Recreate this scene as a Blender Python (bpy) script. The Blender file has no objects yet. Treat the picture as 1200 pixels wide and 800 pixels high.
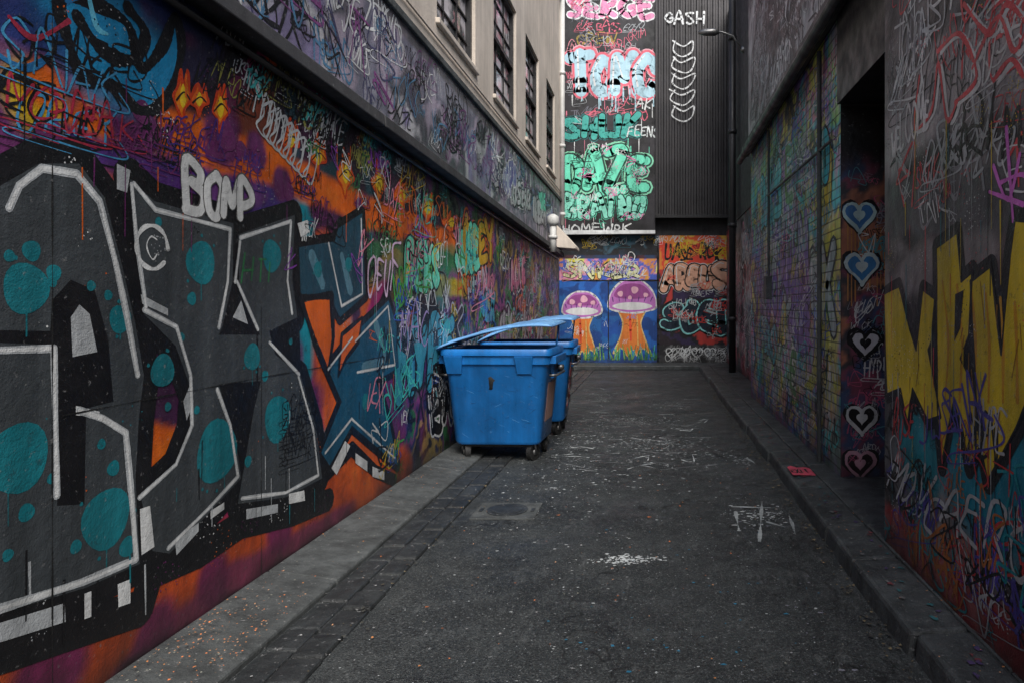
import bpy, bmesh, math, random
import numpy as np
from mathutils import Vector
from mathutils.geometry import tessellate_polygon
random.seed(11)
F=800.0; CX=765.0; CY=360.0; H=1.5      # survey constants: focal (px), vanishing point, eye height

def lin(c):
    c=c/255.0
    return c/12.92 if c<=0.04045 else ((c+0.055)/1.055)**2.4
def S(r,g,b,k=1.45):
    return tuple(min(0.8,lin(x)*k) for x in (r,g,b))
BLK=(0.010,0.010,0.012); WHT=(0.76,0.78,0.78); SIL=(0.50,0.53,0.55)

# ---------------------------------------------------------------- helpers
def link(o):
    bpy.context.scene.collection.objects.link(o); return o
def empty(name,loc=(0,0,0)):
    e=bpy.data.objects.new(name,None); e.location=loc; e.empty_display_size=.2
    return link(e)
def mesh_obj(name,verts,faces,mat,parent=None,smooth=False):
    m=bpy.data.meshes.new(name); m.from_pydata(verts,[],faces); m.update()
    o=bpy.data.objects.new(name,m); link(o)
    if mat: m.materials.append(mat)
    if smooth:
        for p in m.polygons: p.use_smooth=True
    if parent: o.parent=parent
    return o
class Geo:
    def __init__(s): s.v=[]; s.f=[]
    def box(s,x0,x1,y0,y1,z0,z1):
        n=len(s.v)
        s.v+=[(x0,y0,z0),(x1,y0,z0),(x1,y1,z0),(x0,y1,z0),(x0,y0,z1),(x1,y0,z1),(x1,y1,z1),(x0,y1,z1)]
        s.f+=[tuple(n+i for i in q) for q in ((0,3,2,1),(4,5,6,7),(0,1,5,4),(1,2,6,5),(2,3,7,6),(3,0,4,7))]
    def hexa(s,p):
        n=len(s.v); s.v+=p
        s.f+=[tuple(n+i for i in q) for q in ((0,3,2,1),(4,5,6,7),(0,1,5,4),(1,2,6,5),(2,3,7,6),(3,0,4,7))]
    def tube(s,pts,r,n=12,caps=True):
        pts=[Vector(p) for p in pts]; rings=[]
        for i,p in enumerate(pts):
            t=(pts[min(i+1,len(pts)-1)]-pts[max(i-1,0)]).normalized()
            a=t.cross(Vector((0,0,1)))
            if a.length<.1: a=t.cross(Vector((0,1,0)))
            a.normalize(); b=t.cross(a)
            rr=r[i] if isinstance(r,(list,tuple)) else r
            base=len(s.v); rings.append(base)
            for k in range(n):
                an=2*math.pi*k/n
                s.v.append(tuple(p+a*math.cos(an)*rr+b*math.sin(an)*rr))
        for i in range(len(rings)-1):
            for k in range(n):
                s.f.append((rings[i]+k,rings[i]+(k+1)%n,rings[i+1]+(k+1)%n,rings[i+1]+k))
        if caps:
            s.f.append(tuple(rings[0]+k for k in range(n))[::-1]); s.f.append(tuple(rings[-1]+k for k in range(n)))
    def make(s,name,mat,parent=None,smooth=False,bevel=0):
        o=mesh_obj(name,s.v,s.f,mat,parent,smooth)
        if bevel:
            m=o.modifiers.new('bevel','BEVEL'); m.width=bevel; m.segments=2; m.limit_method='ANGLE'
        return o

# ---------------------------------------------------------------- numpy noise
_r=np.random.default_rng(5)
_T=_r.random((256,256))
def vnoise(u,v):
    iu=np.floor(u).astype(int); iv=np.floor(v).astype(int)
    fu=u-iu; fv=v-iv; fu=fu*fu*(3-2*fu); fv=fv*fv*(3-2*fv)
    a=_T[iu&255,iv&255]; b=_T[(iu+1)&255,iv&255]; c=_T[iu&255,(iv+1)&255]; d=_T[(iu+1)&255,(iv+1)&255]
    return (a*(1-fu)+b*fu)*(1-fv)+(c*(1-fu)+d*fu)*fv
def fbm(u,v,sc,seed=0,o=4):
    r=0;a=.5;t=0
    for i in range(o):
        r=r+a*vnoise(u*sc+seed*17.3+i*5.1,v*sc+seed*9.7+i*3.3); t+=a; a*=.5; sc*=2.1
    return r/t
def patch(U,V,pal,sc,seed,sharp=.8):
    n=fbm(U+.6*fbm(U,V,sc*1.5,seed+5),V+.6*fbm(U,V,sc*1.5,seed+6),sc,seed,4)
    n=np.clip((n-.22)/.56,0,.9999)*len(pal)*1.0
    i=np.floor(n).astype(int); f=n-i
    f=np.clip((f-.5)/(1.02-sharp)+.5,0,1)
    P=np.array(pal)
    return P[i%len(pal)]*(1-f[...,None])+P[(i+1)%len(pal)]*f[...,None]

# ---------------------------------------------------------------- materials
class NT:
    def __init__(s,mat):
        mat.use_nodes=True; s.t=mat.node_tree; s.n=s.t.nodes; s.l=s.t.links
        s.b=s.n['Principled BSDF']
    def put(s,sock,val):
        if isinstance(val,bpy.types.NodeSocket): s.l.new(val,sock)
        elif isinstance(val,tuple) and len(val)==3 and sock.type=='RGBA': sock.default_value=(*val,1)
        else: sock.default_value=val
    def noise(s,vec,scale,detail=4,rough=.55,dist=0):
        n=s.n.new('ShaderNodeTexNoise'); s.put(n.inputs['Vector'],vec); n.inputs['Scale'].default_value=scale
        n.inputs['Detail'].default_value=detail; n.inputs['Roughness'].default_value=rough; n.inputs['Distortion'].default_value=dist
        return n.outputs['Fac']
    def mr(s,v,a,b,c,d):
        n=s.n.new('ShaderNodeMapRange'); s.put(n.inputs[0],v)
        for i,x in enumerate((a,b,c,d)): s.put(n.inputs[i+1],x)
        return n.outputs[0]
    def math(s,op,a,b=0.0):
        n=s.n.new('ShaderNodeMath'); n.operation=op; s.put(n.inputs[0],a); s.put(n.inputs[1],b); return n.outputs[0]
    def mix(s,f,a,b,mode='MIX'):
        n=s.n.new('ShaderNodeMix'); n.data_type='RGBA'; n.blend_type=mode
        s.put(n.inputs[0],f); s.put(n.inputs[6],a); s.put(n.inputs[7],b); return n.outputs[2]
    def mapping(s,vec,scale):
        n=s.n.new('ShaderNodeMapping'); s.put(n.inputs[0],vec); n.inputs['Scale'].default_value=scale; return n.outputs[0]
    def bump(s,h,strength,dist=.01):
        n=s.n.new('ShaderNodeBump'); s.put(n.inputs['Height'],h); n.inputs['Strength'].default_value=strength; n.inputs['Distance'].default_value=dist
        s.l.new(n.outputs[0],s.b.inputs['Normal'])
    def scalecol(s,c,f):
        n=s.n.new('ShaderNodeVectorMath'); n.operation='SCALE'; s.put(n.inputs[0],c); s.put(n.inputs[3],f); return n.outputs[0]

def paint_mat(name,color=None,rough=.5,brick=None,grime=1.0,bump=.3,chips=.5,dirt_shade_foot=True,metal=0.0):
    m=bpy.data.materials.new(name); t=NT(m)
    tc=t.n.new('ShaderNodeTexCoord').outputs['Object']
    if color is None:
        a=t.n.new('ShaderNodeAttribute'); a.attribute_name='Col'; col=a.outputs['Color']
    else:
        col=t.mix(t.noise(tc,2.3,5),tuple(x*.85 for x in color),tuple(min(.8,x*1.15) for x in color))
    n1=t.noise(tc,1.6,8,.62)
    col=t.scalecol(col,t.mr(n1,.3,.7,1-.42*grime,1.12))
    st=t.noise(t.mapping(tc,(9,9,.6)),1.0,5,.6)
    col=t.scalecol(col,t.mr(st,.35,.65,1-.30*grime,1.05))
    sp=t.noise(tc,38,4,.7)
    col=t.mix(t.math('MULTIPLY',t.mr(sp,.62,.70,0,1),chips),col,(.20,.20,.20))
    sp2=t.noise(tc,17,6,.75)
    col=t.mix(t.math('MULTIPLY',t.mr(sp2,.60,.66,0,1),.65*chips),col,(.02,.02,.022))
    h=t.math('ADD',t.math('MULTIPLY',t.noise(tc,22,4,.6),.7),t.math('MULTIPLY',t.noise(tc,160,2),.25))
    if brick:
        sx=t.n.new('ShaderNodeSeparateXYZ'); t.l.new(tc,sx.inputs[0])
        cb=t.n.new('ShaderNodeCombineXYZ'); t.l.new(sx.outputs[brick],cb.inputs[0]); t.l.new(sx.outputs['Z'],cb.inputs[1])
        br=t.n.new('ShaderNodeTexBrick'); t.l.new(cb.outputs[0],br.inputs['Vector'])
        for k,v in (('Scale',1.0),('Brick Width',.24),('Row Height',.086),('Mortar Size',.007),('Mortar Smooth',.3)): br.inputs[k].default_value=v
        fac=br.outputs['Fac']
        col=t.mix(t.math('MULTIPLY',fac,.7),col,(.02,.02,.022))
        h=t.math('ADD',t.math('MULTIPLY',h,.6),t.math('MULTIPLY',t.math('SUBTRACT',1.0,fac),1.0))
    if dirt_shade_foot:  # dirt plus ambient-occlusion shade painted into the colour near the ground
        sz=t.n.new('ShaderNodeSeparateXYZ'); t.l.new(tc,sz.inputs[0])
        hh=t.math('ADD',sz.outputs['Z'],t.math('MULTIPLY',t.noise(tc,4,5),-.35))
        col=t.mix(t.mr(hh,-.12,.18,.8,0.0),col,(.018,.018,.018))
    t.put(t.b.inputs['Base Color'],col)
    t.put(t.b.inputs['Roughness'],t.mr(t.noise(tc,6,5),.3,.7,max(.1,rough-.14),rough+.16))
    t.b.inputs['Metallic'].default_value=metal
    t.bump(h,bump,.012)
    return m

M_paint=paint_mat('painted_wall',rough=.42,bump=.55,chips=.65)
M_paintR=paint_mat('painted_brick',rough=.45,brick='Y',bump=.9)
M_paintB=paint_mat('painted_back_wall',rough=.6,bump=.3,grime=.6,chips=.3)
M_ground_paint=paint_mat('paint_on_asphalt',rough=.7,dirt_shade_foot=False,chips=1.0,bump=.6)
M_stucco=paint_mat('stucco',color=(.60,.53,.455),rough=.85,grime=.45,bump=.4,chips=.12,dirt_shade_foot=False)
M_dark=paint_mat('dark_concrete',color=(.05,.05,.053),rough=.7,dirt_shade_foot=False)
M_black=paint_mat('black_steel',color=(.018,.018,.02),rough=.45,dirt_shade_foot=False,chips=.2)
M_corr=paint_mat('corrugated_steel',color=(.045,.042,.044),rough=.42,dirt_shade_foot=False,metal=.3,chips=.2,bump=.15)
M_pipe=paint_mat('pale_pipe',color=(.6,.6,.58),rough=.5,dirt_shade_foot=False,grime=.6)
M_cement=paint_mat('grey_cement',color=(.095,.104,.104),rough=.75,dirt_shade_foot=False,grime=1.4,chips=1.0,bump=1.0)
M_blue_stone=paint_mat('bluestone',color=(.080,.090,.092),rough=.5,dirt_shade_foot=False,grime=1.5,chips=1.0,bump=1.2)
M_cobble=paint_mat('worn_cobble',color=(.045,.050,.052),rough=.5,dirt_shade_foot=False,grime=1.5,chips=1.0,bump=1.2)
M_bin=paint_mat('blue_plastic',color=(.012,.185,.56),rough=.38,dirt_shade_foot=False,grime=.9,chips=.30,bump=.08)
M_lid=paint_mat('pale_blue_plastic',color=(.16,.38,.74),rough=.36,dirt_shade_foot=False,grime=.6,chips=.25,bump=.06)
M_rub=paint_mat('black_rubber',color=(.015,.015,.015),rough=.6,dirt_shade_foot=False,chips=.3)
M_galv=paint_mat('galvanised',color=(.25,.25,.25),rough=.4,dirt_shade_foot=False,metal=.8,chips=.2)
M_sticker=paint_mat('paper_sticker',color=(.42,.25,.22),rough=.6,dirt_shade_foot=False)
M_vcol=paint_mat('litter_bits',rough=.8,dirt_shade_foot=False,chips=0,grime=.3)
def glass():
    m=bpy.data.materials.new('window_glass'); t=NT(m)
    tc=t.n.new('ShaderNodeTexCoord').outputs['Object']
    c=t.mix(t.mr(t.noise(tc,1.6,4,.6),.46,.54,0,1),(.04,.045,.05),(.62,.58,.60))  # pale reflections painted into the pane colour
    c=t.mix(t.mr(t.noise(t.mapping(tc,(1,1.3,2.1)),1.9,3,.6),.56,.60,0,.8),c,(.5,.25,.28))  # pinkish reflections painted over them
    t.put(t.b.inputs['Base Color'],c)
    t.b.inputs['Roughness'].default_value=.08
    t.bump(t.noise(tc,3,1),.08,.02)
    return m
M_glass=glass()
def asphalt():
    m=bpy.data.materials.new('asphalt'); t=NT(m)
    tc=t.n.new('ShaderNodeTexCoord').outputs['Object']
    c=t.mix(t.mr(t.noise(tc,.9,6,.65),.38,.62,0,1),(.013,.016,.017),(.040,.046,.047))
    c=t.mix(t.mr(t.noise(tc,5,6,.7),.48,.68,0,.7),c,(.066,.073,.073))
    c=t.mix(t.mr(t.noise(tc,120,2,.6),.54,.66,0,.85),c,(.125,.135,.135))
    c=t.mix(t.mr(t.noise(tc,80,2,.6),.34,.44,.8,0),c,(.004,.004,.005))
    c=t.mix(t.mr(t.noise(tc,34,3,.8),.66,.69,0,.75),c,(.34,.35,.35))
    c=t.mix(t.mr(t.noise(t.mapping(tc,(3,1.1,1)),3,8,.8),.56,.67,0,.5),c,(.16,.17,.17))
    c=t.mix(t.mr(t.noise(tc,1.4,9,.8),.57,.64,0,.6),c,(.007,.007,.008))
    vo=t.n.new('ShaderNodeTexVoronoi'); vo.feature='DISTANCE_TO_EDGE'
    wob=t.n.new('ShaderNodeVectorMath'); wob.operation='ADD'; t.put(wob.inputs[0],tc)
    ns=t.n.new('ShaderNodeTexNoise'); ns.inputs['Scale'].default_value=4; t.put(ns.inputs['Vector'],tc); t.l.new(ns.outputs['Color'],wob.inputs[1])
    t.l.new(wob.outputs[0],vo.inputs['Vector']); vo.inputs['Scale'].default_value=.55
    crack=t.mr(vo.outputs['Distance'],.0,.014,1,0)
    c=t.mix(t.math('MULTIPLY',crack,t.mr(t.noise(tc,1.2,2),.42,.55,0,.9)),c,(.003,.003,.003))
    t.put(t.b.inputs['Base Color'],c)
    t.put(t.b.inputs['Roughness'],t.mr(t.noise(tc,1.7,6,.65),.35,.65,.36,.75))
    h=t.math('ADD',t.noise(tc,150,2),t.math('MULTIPLY',t.noise(tc,12,5),1.2))
    t.bump(h,.9,.014)
    return m
M_asph=asphalt()

# ---------------------------------------------------------------- wall painter
FONT={'A':[[(0,0),(.45,1),(.9,0)],[(.1,.35),(.8,.4)]],'B':[[(0,0),(0,1),(.6,.9),(.5,.55),(.1,.5),(.75,.3),(.6,.02),(0,0)]],
'C':[[(.8,.85),(.4,1),(0,.6),(.1,.15),(.5,0),(.85,.2)]],'D':[[(0,0),(0,1),(.6,.85),(.8,.4),(.5,.05),(0,0)]],
'E':[[(.8,.95),(.1,.95),(.05,.5),(.05,.05),(.8,.05)],[(.05,.5),(.6,.52)]],'F':[[(.8,.95),(.1,.95),(.05,.5),(.05,0)],[(.05,.5),(.6,.55)]],
'G':[[(.8,.85),(.4,1),(0,.5),(.4,0),(.85,.2),(.8,.5),(.5,.45)]],'H':[[(0,0),(.05,1)],[(.75,0),(.8,1)],[(.05,.5),(.8,.5)]],
'I':[[(.2,0),(.25,1)]],'J':[[(.6,1),(.65,.3),(.3,0),(0,.2)]],'K':[[(0,0),(.05,1)],[(.8,1),(.1,.5),(.8,0)]],'L':[[(.05,1),(0,.05),(.75,.05)]],
'M':[[(0,0),(.1,1),(.45,.4),(.85,1),(.95,0)]],'N':[[(0,0),(.05,1),(.75,0),(.8,1)]],'O':[[(.4,1),(0,.6),(.1,.1),(.5,0),(.85,.4),(.75,.85),(.4,1)]],
'P':[[(0,0),(.05,1),(.6,.95),(.7,.65),(.4,.45),(.05,.45)]],'R':[[(0,0),(.05,1),(.6,.95),(.7,.65),(.4,.45),(.1,.45),(.8,0)]],
'S':[[(.75,.85),(.4,1),(.05,.75),(.4,.5),(.75,.25),(.4,0),(0,.15)]],'T':[[(.4,0),(.42,1)],[(0,.95),(.85,1)]],
'U':[[(0,1),(.05,.2),(.4,0),(.75,.2),(.8,1)]],'V':[[(0,1),(.4,0),(.85,1)]],'W':[[(0,1),(.2,0),(.5,.6),(.75,0),(1,1)]],
'X':[[(0,0),(.8,1)],[(0,1),(.8,0)]],'Y':[[(0,1),(.4,.5),(.8,1)],[(.4,.5),(.35,0)]],'Z':[[(0,.95),(.8,1),(0,.05),(.85,0)]],' ':[]}
WORDS=["SKEM","ROKE","DAZE","TOKS","LUSH","NERO","JUSE","PHEN","AERO","WICK","SNAK","ZEKO","MIRO","BAKS","KASH","OBEY","REKS","MOVE","HYPE","SOUL","GRIM","VEX","ECHO","TNK","ASM","RUSE"]
def catmull(pts,n=6,closed=False):
    if len(pts)<3: 
        (a,b),(c,d)=pts[0],pts[-1]
        return [(a+(c-a)*i/4,b+(d-b)*i/4) for i in range(5)]
    P=list(pts); L=len(P); out=[]
    rng=range(L if closed else L-1)
    for i in rng:
        p0=P[(i-1)%L] if closed or i>0 else P[0]
        p1=P[i]; p2=P[(i+1)%L]; p3=P[(i+2)%L] if closed or i+2<L else P[-1]
        for k in range(n):
            t=k/n
            out.append(tuple(.5*(2*p1[j]+(p2[j]-p0[j])*t+(2*p0[j]-5*p1[j]+4*p2[j]-p3[j])*t*t+(3*p1[j]-p0[j]-3*p2[j]+p3[j])*t**3) for j in (0,1)))
    if not closed: out.append(P[-1])
    return out

class Wall:
    def __init__(s,name,kind,d,bounds,mat,parent):
        s.name=name; s.k=kind; s.d=d; s.b=bounds; s.mat=mat; s.parent=parent
        s.v=[]; s.f=[]; s.c=[]
    def P(s,x,y):
        if s.k in 'LR':
            Y=s.d*F/(x-CX); u=Y if s.k=='L' else -Y
            return (u,H-(y-CY)*Y/F)
        if s.k=='B': return ((x-CX)*s.d/F,H-(y-CY)*s.d/F)
        Y=F*H/(y-CY); return ((x-CX)*Y/F,Y)
    def PP(s,pts): return [s.P(*p) for p in pts]
    def to3(s,u,v,dep):
        if s.k=='L': return (s.d+dep,u,v)
        if s.k=='R': return (s.d-dep,-u,v)
        if s.k=='B': return (u,s.d-dep,v)
        return (u,v,s.d+dep)
    def D(s,layer,rnd=True): return .0008+layer*.0005+(random.random()*.0003 if rnd else 0)
    def add(s,pts,dep,col):
        b=s.b; n=len(s.v)
        for (u,v) in pts: s.v.append(s.to3(min(max(u,b[0]),b[1]),min(max(v,b[2]),b[3]),dep))
        s.f.append(tuple(range(n,n+len(pts)))); s.c.append(col)
    def stroke(s,pts,w,col,layer=0,smooth=True,closed=False,n=6,rnd=True,dep=None,rough=.25,taper=False):
        if dep is None: dep=s.D(layer,rnd)
        p=catmull(pts,n,closed) if smooth else list(pts)
        if closed: p=p+[p[0]]
        q=[p[0]]
        for a,b in zip(p,p[1:]):
            L=math.hypot(b[0]-a[0],b[1]-a[1]); k=max(1,int(L/max(.05,w*1.2)))
            for i in range(1,k+1): q.append((a[0]+(b[0]-a[0])*i/k,a[1]+(b[1]-a[1])*i/k))
        p=q; ph=random.random()*6
        bnd=s.b
        for i in range(len(p)-1):
            a=p[i]; b=p[i+1]; dx=b[0]-a[0]; dy=b[1]-a[1]; L=math.hypot(dx,dy)
            if L<1e-6: continue
            if max(a[0],b[0])<bnd[0] or min(a[0],b[0])>bnd[1] or max(a[1],b[1])<bnd[2] or min(a[1],b[1])>bnd[3]: continue
            nx=-dy/L; ny=dx/L
            wa=w*.5*(1+rough*math.sin(i*.7+ph)); 
            if taper: wa*=1-.6*i/len(p)
            d=dep+i*2.5e-6
            ex=dx/L*w*.12; ey=dy/L*w*.12
            s.add([(a[0]+nx*wa-ex,a[1]+ny*wa-ey),(a[0]-nx*wa-ex,a[1]-ny*wa-ey),(b[0]-nx*wa+ex,b[1]-ny*wa+ey),(b[0]+nx*wa+ex,b[1]+ny*wa+ey)],d,col)
            m=8 if w<.08 else 14
            if w>.012:
                s.add([(a[0]+math.cos(2*math.pi*k/m)*wa,a[1]+math.sin(2*math.pi*k/m)*wa) for k in range(m)],d+1.2e-6,col)
        a=p[-1]; wa=w*.5*(1+rough*math.sin(len(p)*.7+ph))*(.4 if taper else 1)
        s.add([(a[0]+math.cos(math.pi*k/4)*wa,a[1]+math.sin(math.pi*k/4)*wa) for k in range(8)],dep+len(p)*2.5e-6,col)
    def poly(s,pts,col,layer=0,smooth=False,rnd=True,outline=None,ow=.03,dep=None,wob=0):
        if dep is None: dep=s.D(layer,rnd)
        p=catmull(pts,6,True) if smooth else list(pts)
        if outline is not None: s.stroke(p,ow,outline,smooth=False,closed=True,dep=dep+.0003)
        tris=tessellate_polygon([[Vector((a,b,0)) for a,b in p]])
        n=len(s.v); b=s.b
        for (u,v) in p: s.v.append(s.to3(min(max(u,b[0]),b[1]),min(max(v,b[2]),b[3]),dep))
        for t in tris: s.f.append(tuple(n+i for i in t)); s.c.append(col)
    def disc(s,u,v,r,col,layer=0,wob=.08,ry=None):
        ry=ry or r; ph=random.random()*6
        s.add([(u+math.cos(a)*r*(1+wob*math.sin(3*a+ph)),v+math.sin(a)*ry*(1+wob*math.sin(3*a+ph))) for a in [2*math.pi*k/20 for k in range(20)]],s.D(layer),col)
    def text(s,t,u,v,h,col,w=None,layer=0,slant=.15,asp=.75,rot=0,jit=.08,gap=1.12,flour=False):
        w=w or h*.09; x=0; dep=s.D(layer)
        for ch in t:
            sc=random.uniform(.8,1.25); dy0=random.uniform(-jit,jit)*1.5
            for k,st in enumerate(FONT.get(ch,[])):
                pts=[]
                for (a,b) in st:
                    a=(a+random.uniform(-jit,jit))*asp*h*sc+x; b=(b+dy0+random.uniform(-jit,jit))*h*sc
                    a+=b*slant
                    pts.append((u+a*math.cos(rot)-b*math.sin(rot),v+a*math.sin(rot)+b*math.cos(rot)))
                s.stroke(pts,w,col,dep=dep+k*.00005,n=5)
            x+=h*asp*gap*sc
            dep+=.00002
        if flour:
            y=-.25*h
            pts=[(x,h*.3),(x*1.1,y),(x*.6,y*1.3),(0,y),(-.2*h,y*1.8),(x*.5,y*2.2)]
            s.stroke([(u+a*math.cos(rot)-b*math.sin(rot),v+a*math.sin(rot)+b*math.cos(rot)) for a,b in pts],w*.8,col,dep=dep,n=6,taper=True)
    def throwup(s,t,u,v,h,fill,line,layer=1,asp=.8,halo=None,hw=.12,rot=0,shine=None,drips=0,fat=.34,ow=.07,gap=1.12,jit=.05):
        x=0; L=layer
        letters=[]
        for ch in t:
            sc=random.uniform(.88,1.15); sk=[]
            for st in FONT.get(ch,[]):
                pts=[]
                for (a,b) in st:
                    a=(a+random.uniform(-jit,jit))*asp*h*sc+x; b=(b+random.uniform(-jit,jit))*h*sc
                    pts.append((u+a*math.cos(rot)-b*math.sin(rot),v+a*math.sin(rot)+b*math.cos(rot)))
                sk.append(pts)
            letters.append(sk); x+=h*asp*gap*sc
        if halo is not None:
            for sk in letters:
                for st in sk: s.stroke(st,h*(fat+2*ow+hw),halo,layer=L,rnd=True,n=4,rough=.08)
            L+=.6
        for sk in letters:
            for st in sk: s.stroke(st,h*(fat+2*ow),line,layer=L,rnd=False,n=4,rough=.05)
            for st in sk: s.stroke(st,h*fat,fill,layer=L+.45,rnd=False,n=4,rough=.05)
            if shine is not None:
                for st in sk[:1]: s.stroke([(a-h*fat*.2,b+h*fat*.22) for a,b in st[:3]],h*.045,shine,layer=L+.8,rnd=False,n=4)
            L+=.9
        for k in range(drips):
            dx=u+random.random()*x; dl=h*random.uniform(.2,.6)
            s.stroke([(dx,v+h*.1),(dx,v-dl)],h*.04,fill,layer=L,smooth=False)
    def scatter(s,rect,n,pal,hr=(.08,.3),layer=0,wf=.09):
        u0,u1,v0,v1=rect
        for i in range(n):
            h=random.uniform(*hr); w=random.choice(WORDS)
            s.text(w,random.uniform(u0,u1),random.uniform(v0,v1),h,random.choice(pal),w=h*random.uniform(.5,1.3)*wf,layer=layer+random.random()*2,
                   slant=random.uniform(-.2,.7),asp=random.uniform(.35,.95),rot=random.uniform(-.2,.35),jit=.14,flour=random.random()<.35,gap=random.uniform(.75,1.1))
            if random.random()<.4:
                uu=random.uniform(u0,u1); vv=random.uniform(v0,v1); r=h
                pts=[(uu+random.uniform(-r,r),vv+random.uniform(-r,r)) for _ in range(7)]
                s.stroke(pts,h*.07,random.choice(pal),layer=layer+2)
    def scatter_throw(s,rect,n,pals,hr=(.25,.5),layer=1):
        u0,u1,v0,v1=rect
        for i in range(n):
            f,l,ha=random.choice(pals); h=random.uniform(*hr)
            s.throwup(random.choice(WORDS)[:4],random.uniform(u0,u1),random.uniform(v0,v1),h,f,l,layer=layer+random.random()*2,halo=ha,
                  rot=random.uniform(-.15,.2),asp=random.uniform(.55,.85),shine=WHT if random.random()<.4 else None,drips=random.randint(0,3),fat=random.uniform(.2,.36),jit=.12,gap=random.uniform(.85,1.1))
    def drips(s,rect,n,pal,w=(.004,.01),L=(.1,.5),layer=5):
        for i in range(n):
            u=random.uniform(rect[0],rect[1]); v=random.uniform(rect[2],rect[3])
            s.stroke([(u,v),(u+random.uniform(-.004,.004),v-random.uniform(*L))],random.uniform(*w),random.choice(pal),layer=layer,smooth=False,taper=True)
    def overspray(s,rect,n,pal,layer=3):
        for i in range(n):
            u=random.uniform(rect[0],rect[1]); v=random.uniform(rect[2],rect[3]); r=random.uniform(.03,.12); c=random.choice(pal)
            for k in range(24):
                a=random.random()*6.3; d=r*random.random()**.5; q=random.uniform(.0015,.005)
                s.add([(u+math.cos(a)*d+math.cos(j)*q,v+math.sin(a)*d+math.sin(j)*q) for j in (0,1.5,3,4.6)],s.D(layer),c)
    def finish(s,name='graffiti'):
        m=bpy.data.meshes.new(name); m.from_pydata(s.v,[],s.f); m.update()
        at=m.color_attributes.new('Col','FLOAT_COLOR','CORNER')
        arr=np.ones((len(m.loops),4),dtype=np.float32)
        lens=np.array([len(f) for f in s.f]); cc=np.array([c[:3] for c in s.c],dtype=np.float32)
        arr[:,:3]=np.repeat(cc,lens,axis=0)
        at.data.foreach_set('color',arr.ravel())
        m.materials.append(s.mat); o=bpy.data.objects.new(name,m); link(o); o.parent=s.parent; return o
    def surface(s,name,res,fn,vb=None):
        u0,u1,v0,v1=s.b
        nu=int((u1-u0)/res)+1; nv=int((v1-v0)/res)+1
        U,T=np.meshgrid(np.linspace(u0,u1,nu),np.linspace(0,1,nv),indexing='ij')
        lo=vb(U) if vb else v0
        V=lo+T*(v1-lo)
        col=np.clip(fn(U,V),0.004,.8)
        Z=np.zeros_like(U)
        if s.k=='L': co=np.stack([Z+s.d,U,V],-1)
        elif s.k=='R': co=np.stack([Z+s.d,-U,V],-1)
        elif s.k=='B': co=np.stack([U,Z+s.d,V],-1)
        I=np.arange(nu*nv).reshape(nu,nv)
        q=np.stack([I[:-1,:-1],I[1:,:-1],I[1:,1:],I[:-1,1:]],-1).reshape(-1,4)
        m=bpy.data.meshes.new(name); m.from_pydata(co.reshape(-1,3).tolist(),[],q.tolist()); m.update()
        at=m.color_attributes.new('Col','FLOAT_COLOR','POINT')
        a=np.ones((nu*nv,4),dtype=np.float32); a[:,:3]=col.reshape(-1,3); at.data.foreach_set('color',a.ravel())
        m.materials.append(s.mat); o=bpy.data.objects.new(name,m); link(o); o.parent=s.parent; return o
def soft_blob(C,U,V,c,r,col,ry=None,soft=.35,a=1.0,seed=1):
    ry=ry or r
    d=np.sqrt(((U-c[0])/r)**2+((V-c[1])/ry)**2)+(fbm(U,V,4,seed,4)-.5)*.7
    k=np.clip((1+soft*.5-d)/soft,0,1)[...,None]*a
    return C*(1-k)+np.array(col)*k
def soft_line(C,U,V,pts,w,col,soft=.4,a=1.0,seed=1):
    dm=np.full(U.shape,1e9)
    for (a0,b0),(a1,b1) in zip(pts,pts[1:]):
        dx=a1-a0; dy=b1-b0; t=np.clip(((U-a0)*dx+(V-b0)*dy)/(dx*dx+dy*dy+1e-9),0,1)
        dm=np.minimum(dm,np.hypot(U-a0-t*dx,V-b0-t*dy))
    d=dm/w+(fbm(U,V,5,seed,4)-.5)*.7
    k=np.clip((1+soft*.5-d)/soft,0,1)[...,None]*a
    return C*(1-k)+np.array(col)*k

ORG=S(205,88,22); PUR=S(95,38,88); MAG=S(150,35,100); NAV=S(28,42,92); TEA=S(20,110,125); GRN=S(40,105,62); YEL=S(205,165,30); DGR=S(50,54,57,1.9); CYA=S(25,120,165)
MINT=S(95,205,165); PINK=S(225,120,140)

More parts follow.
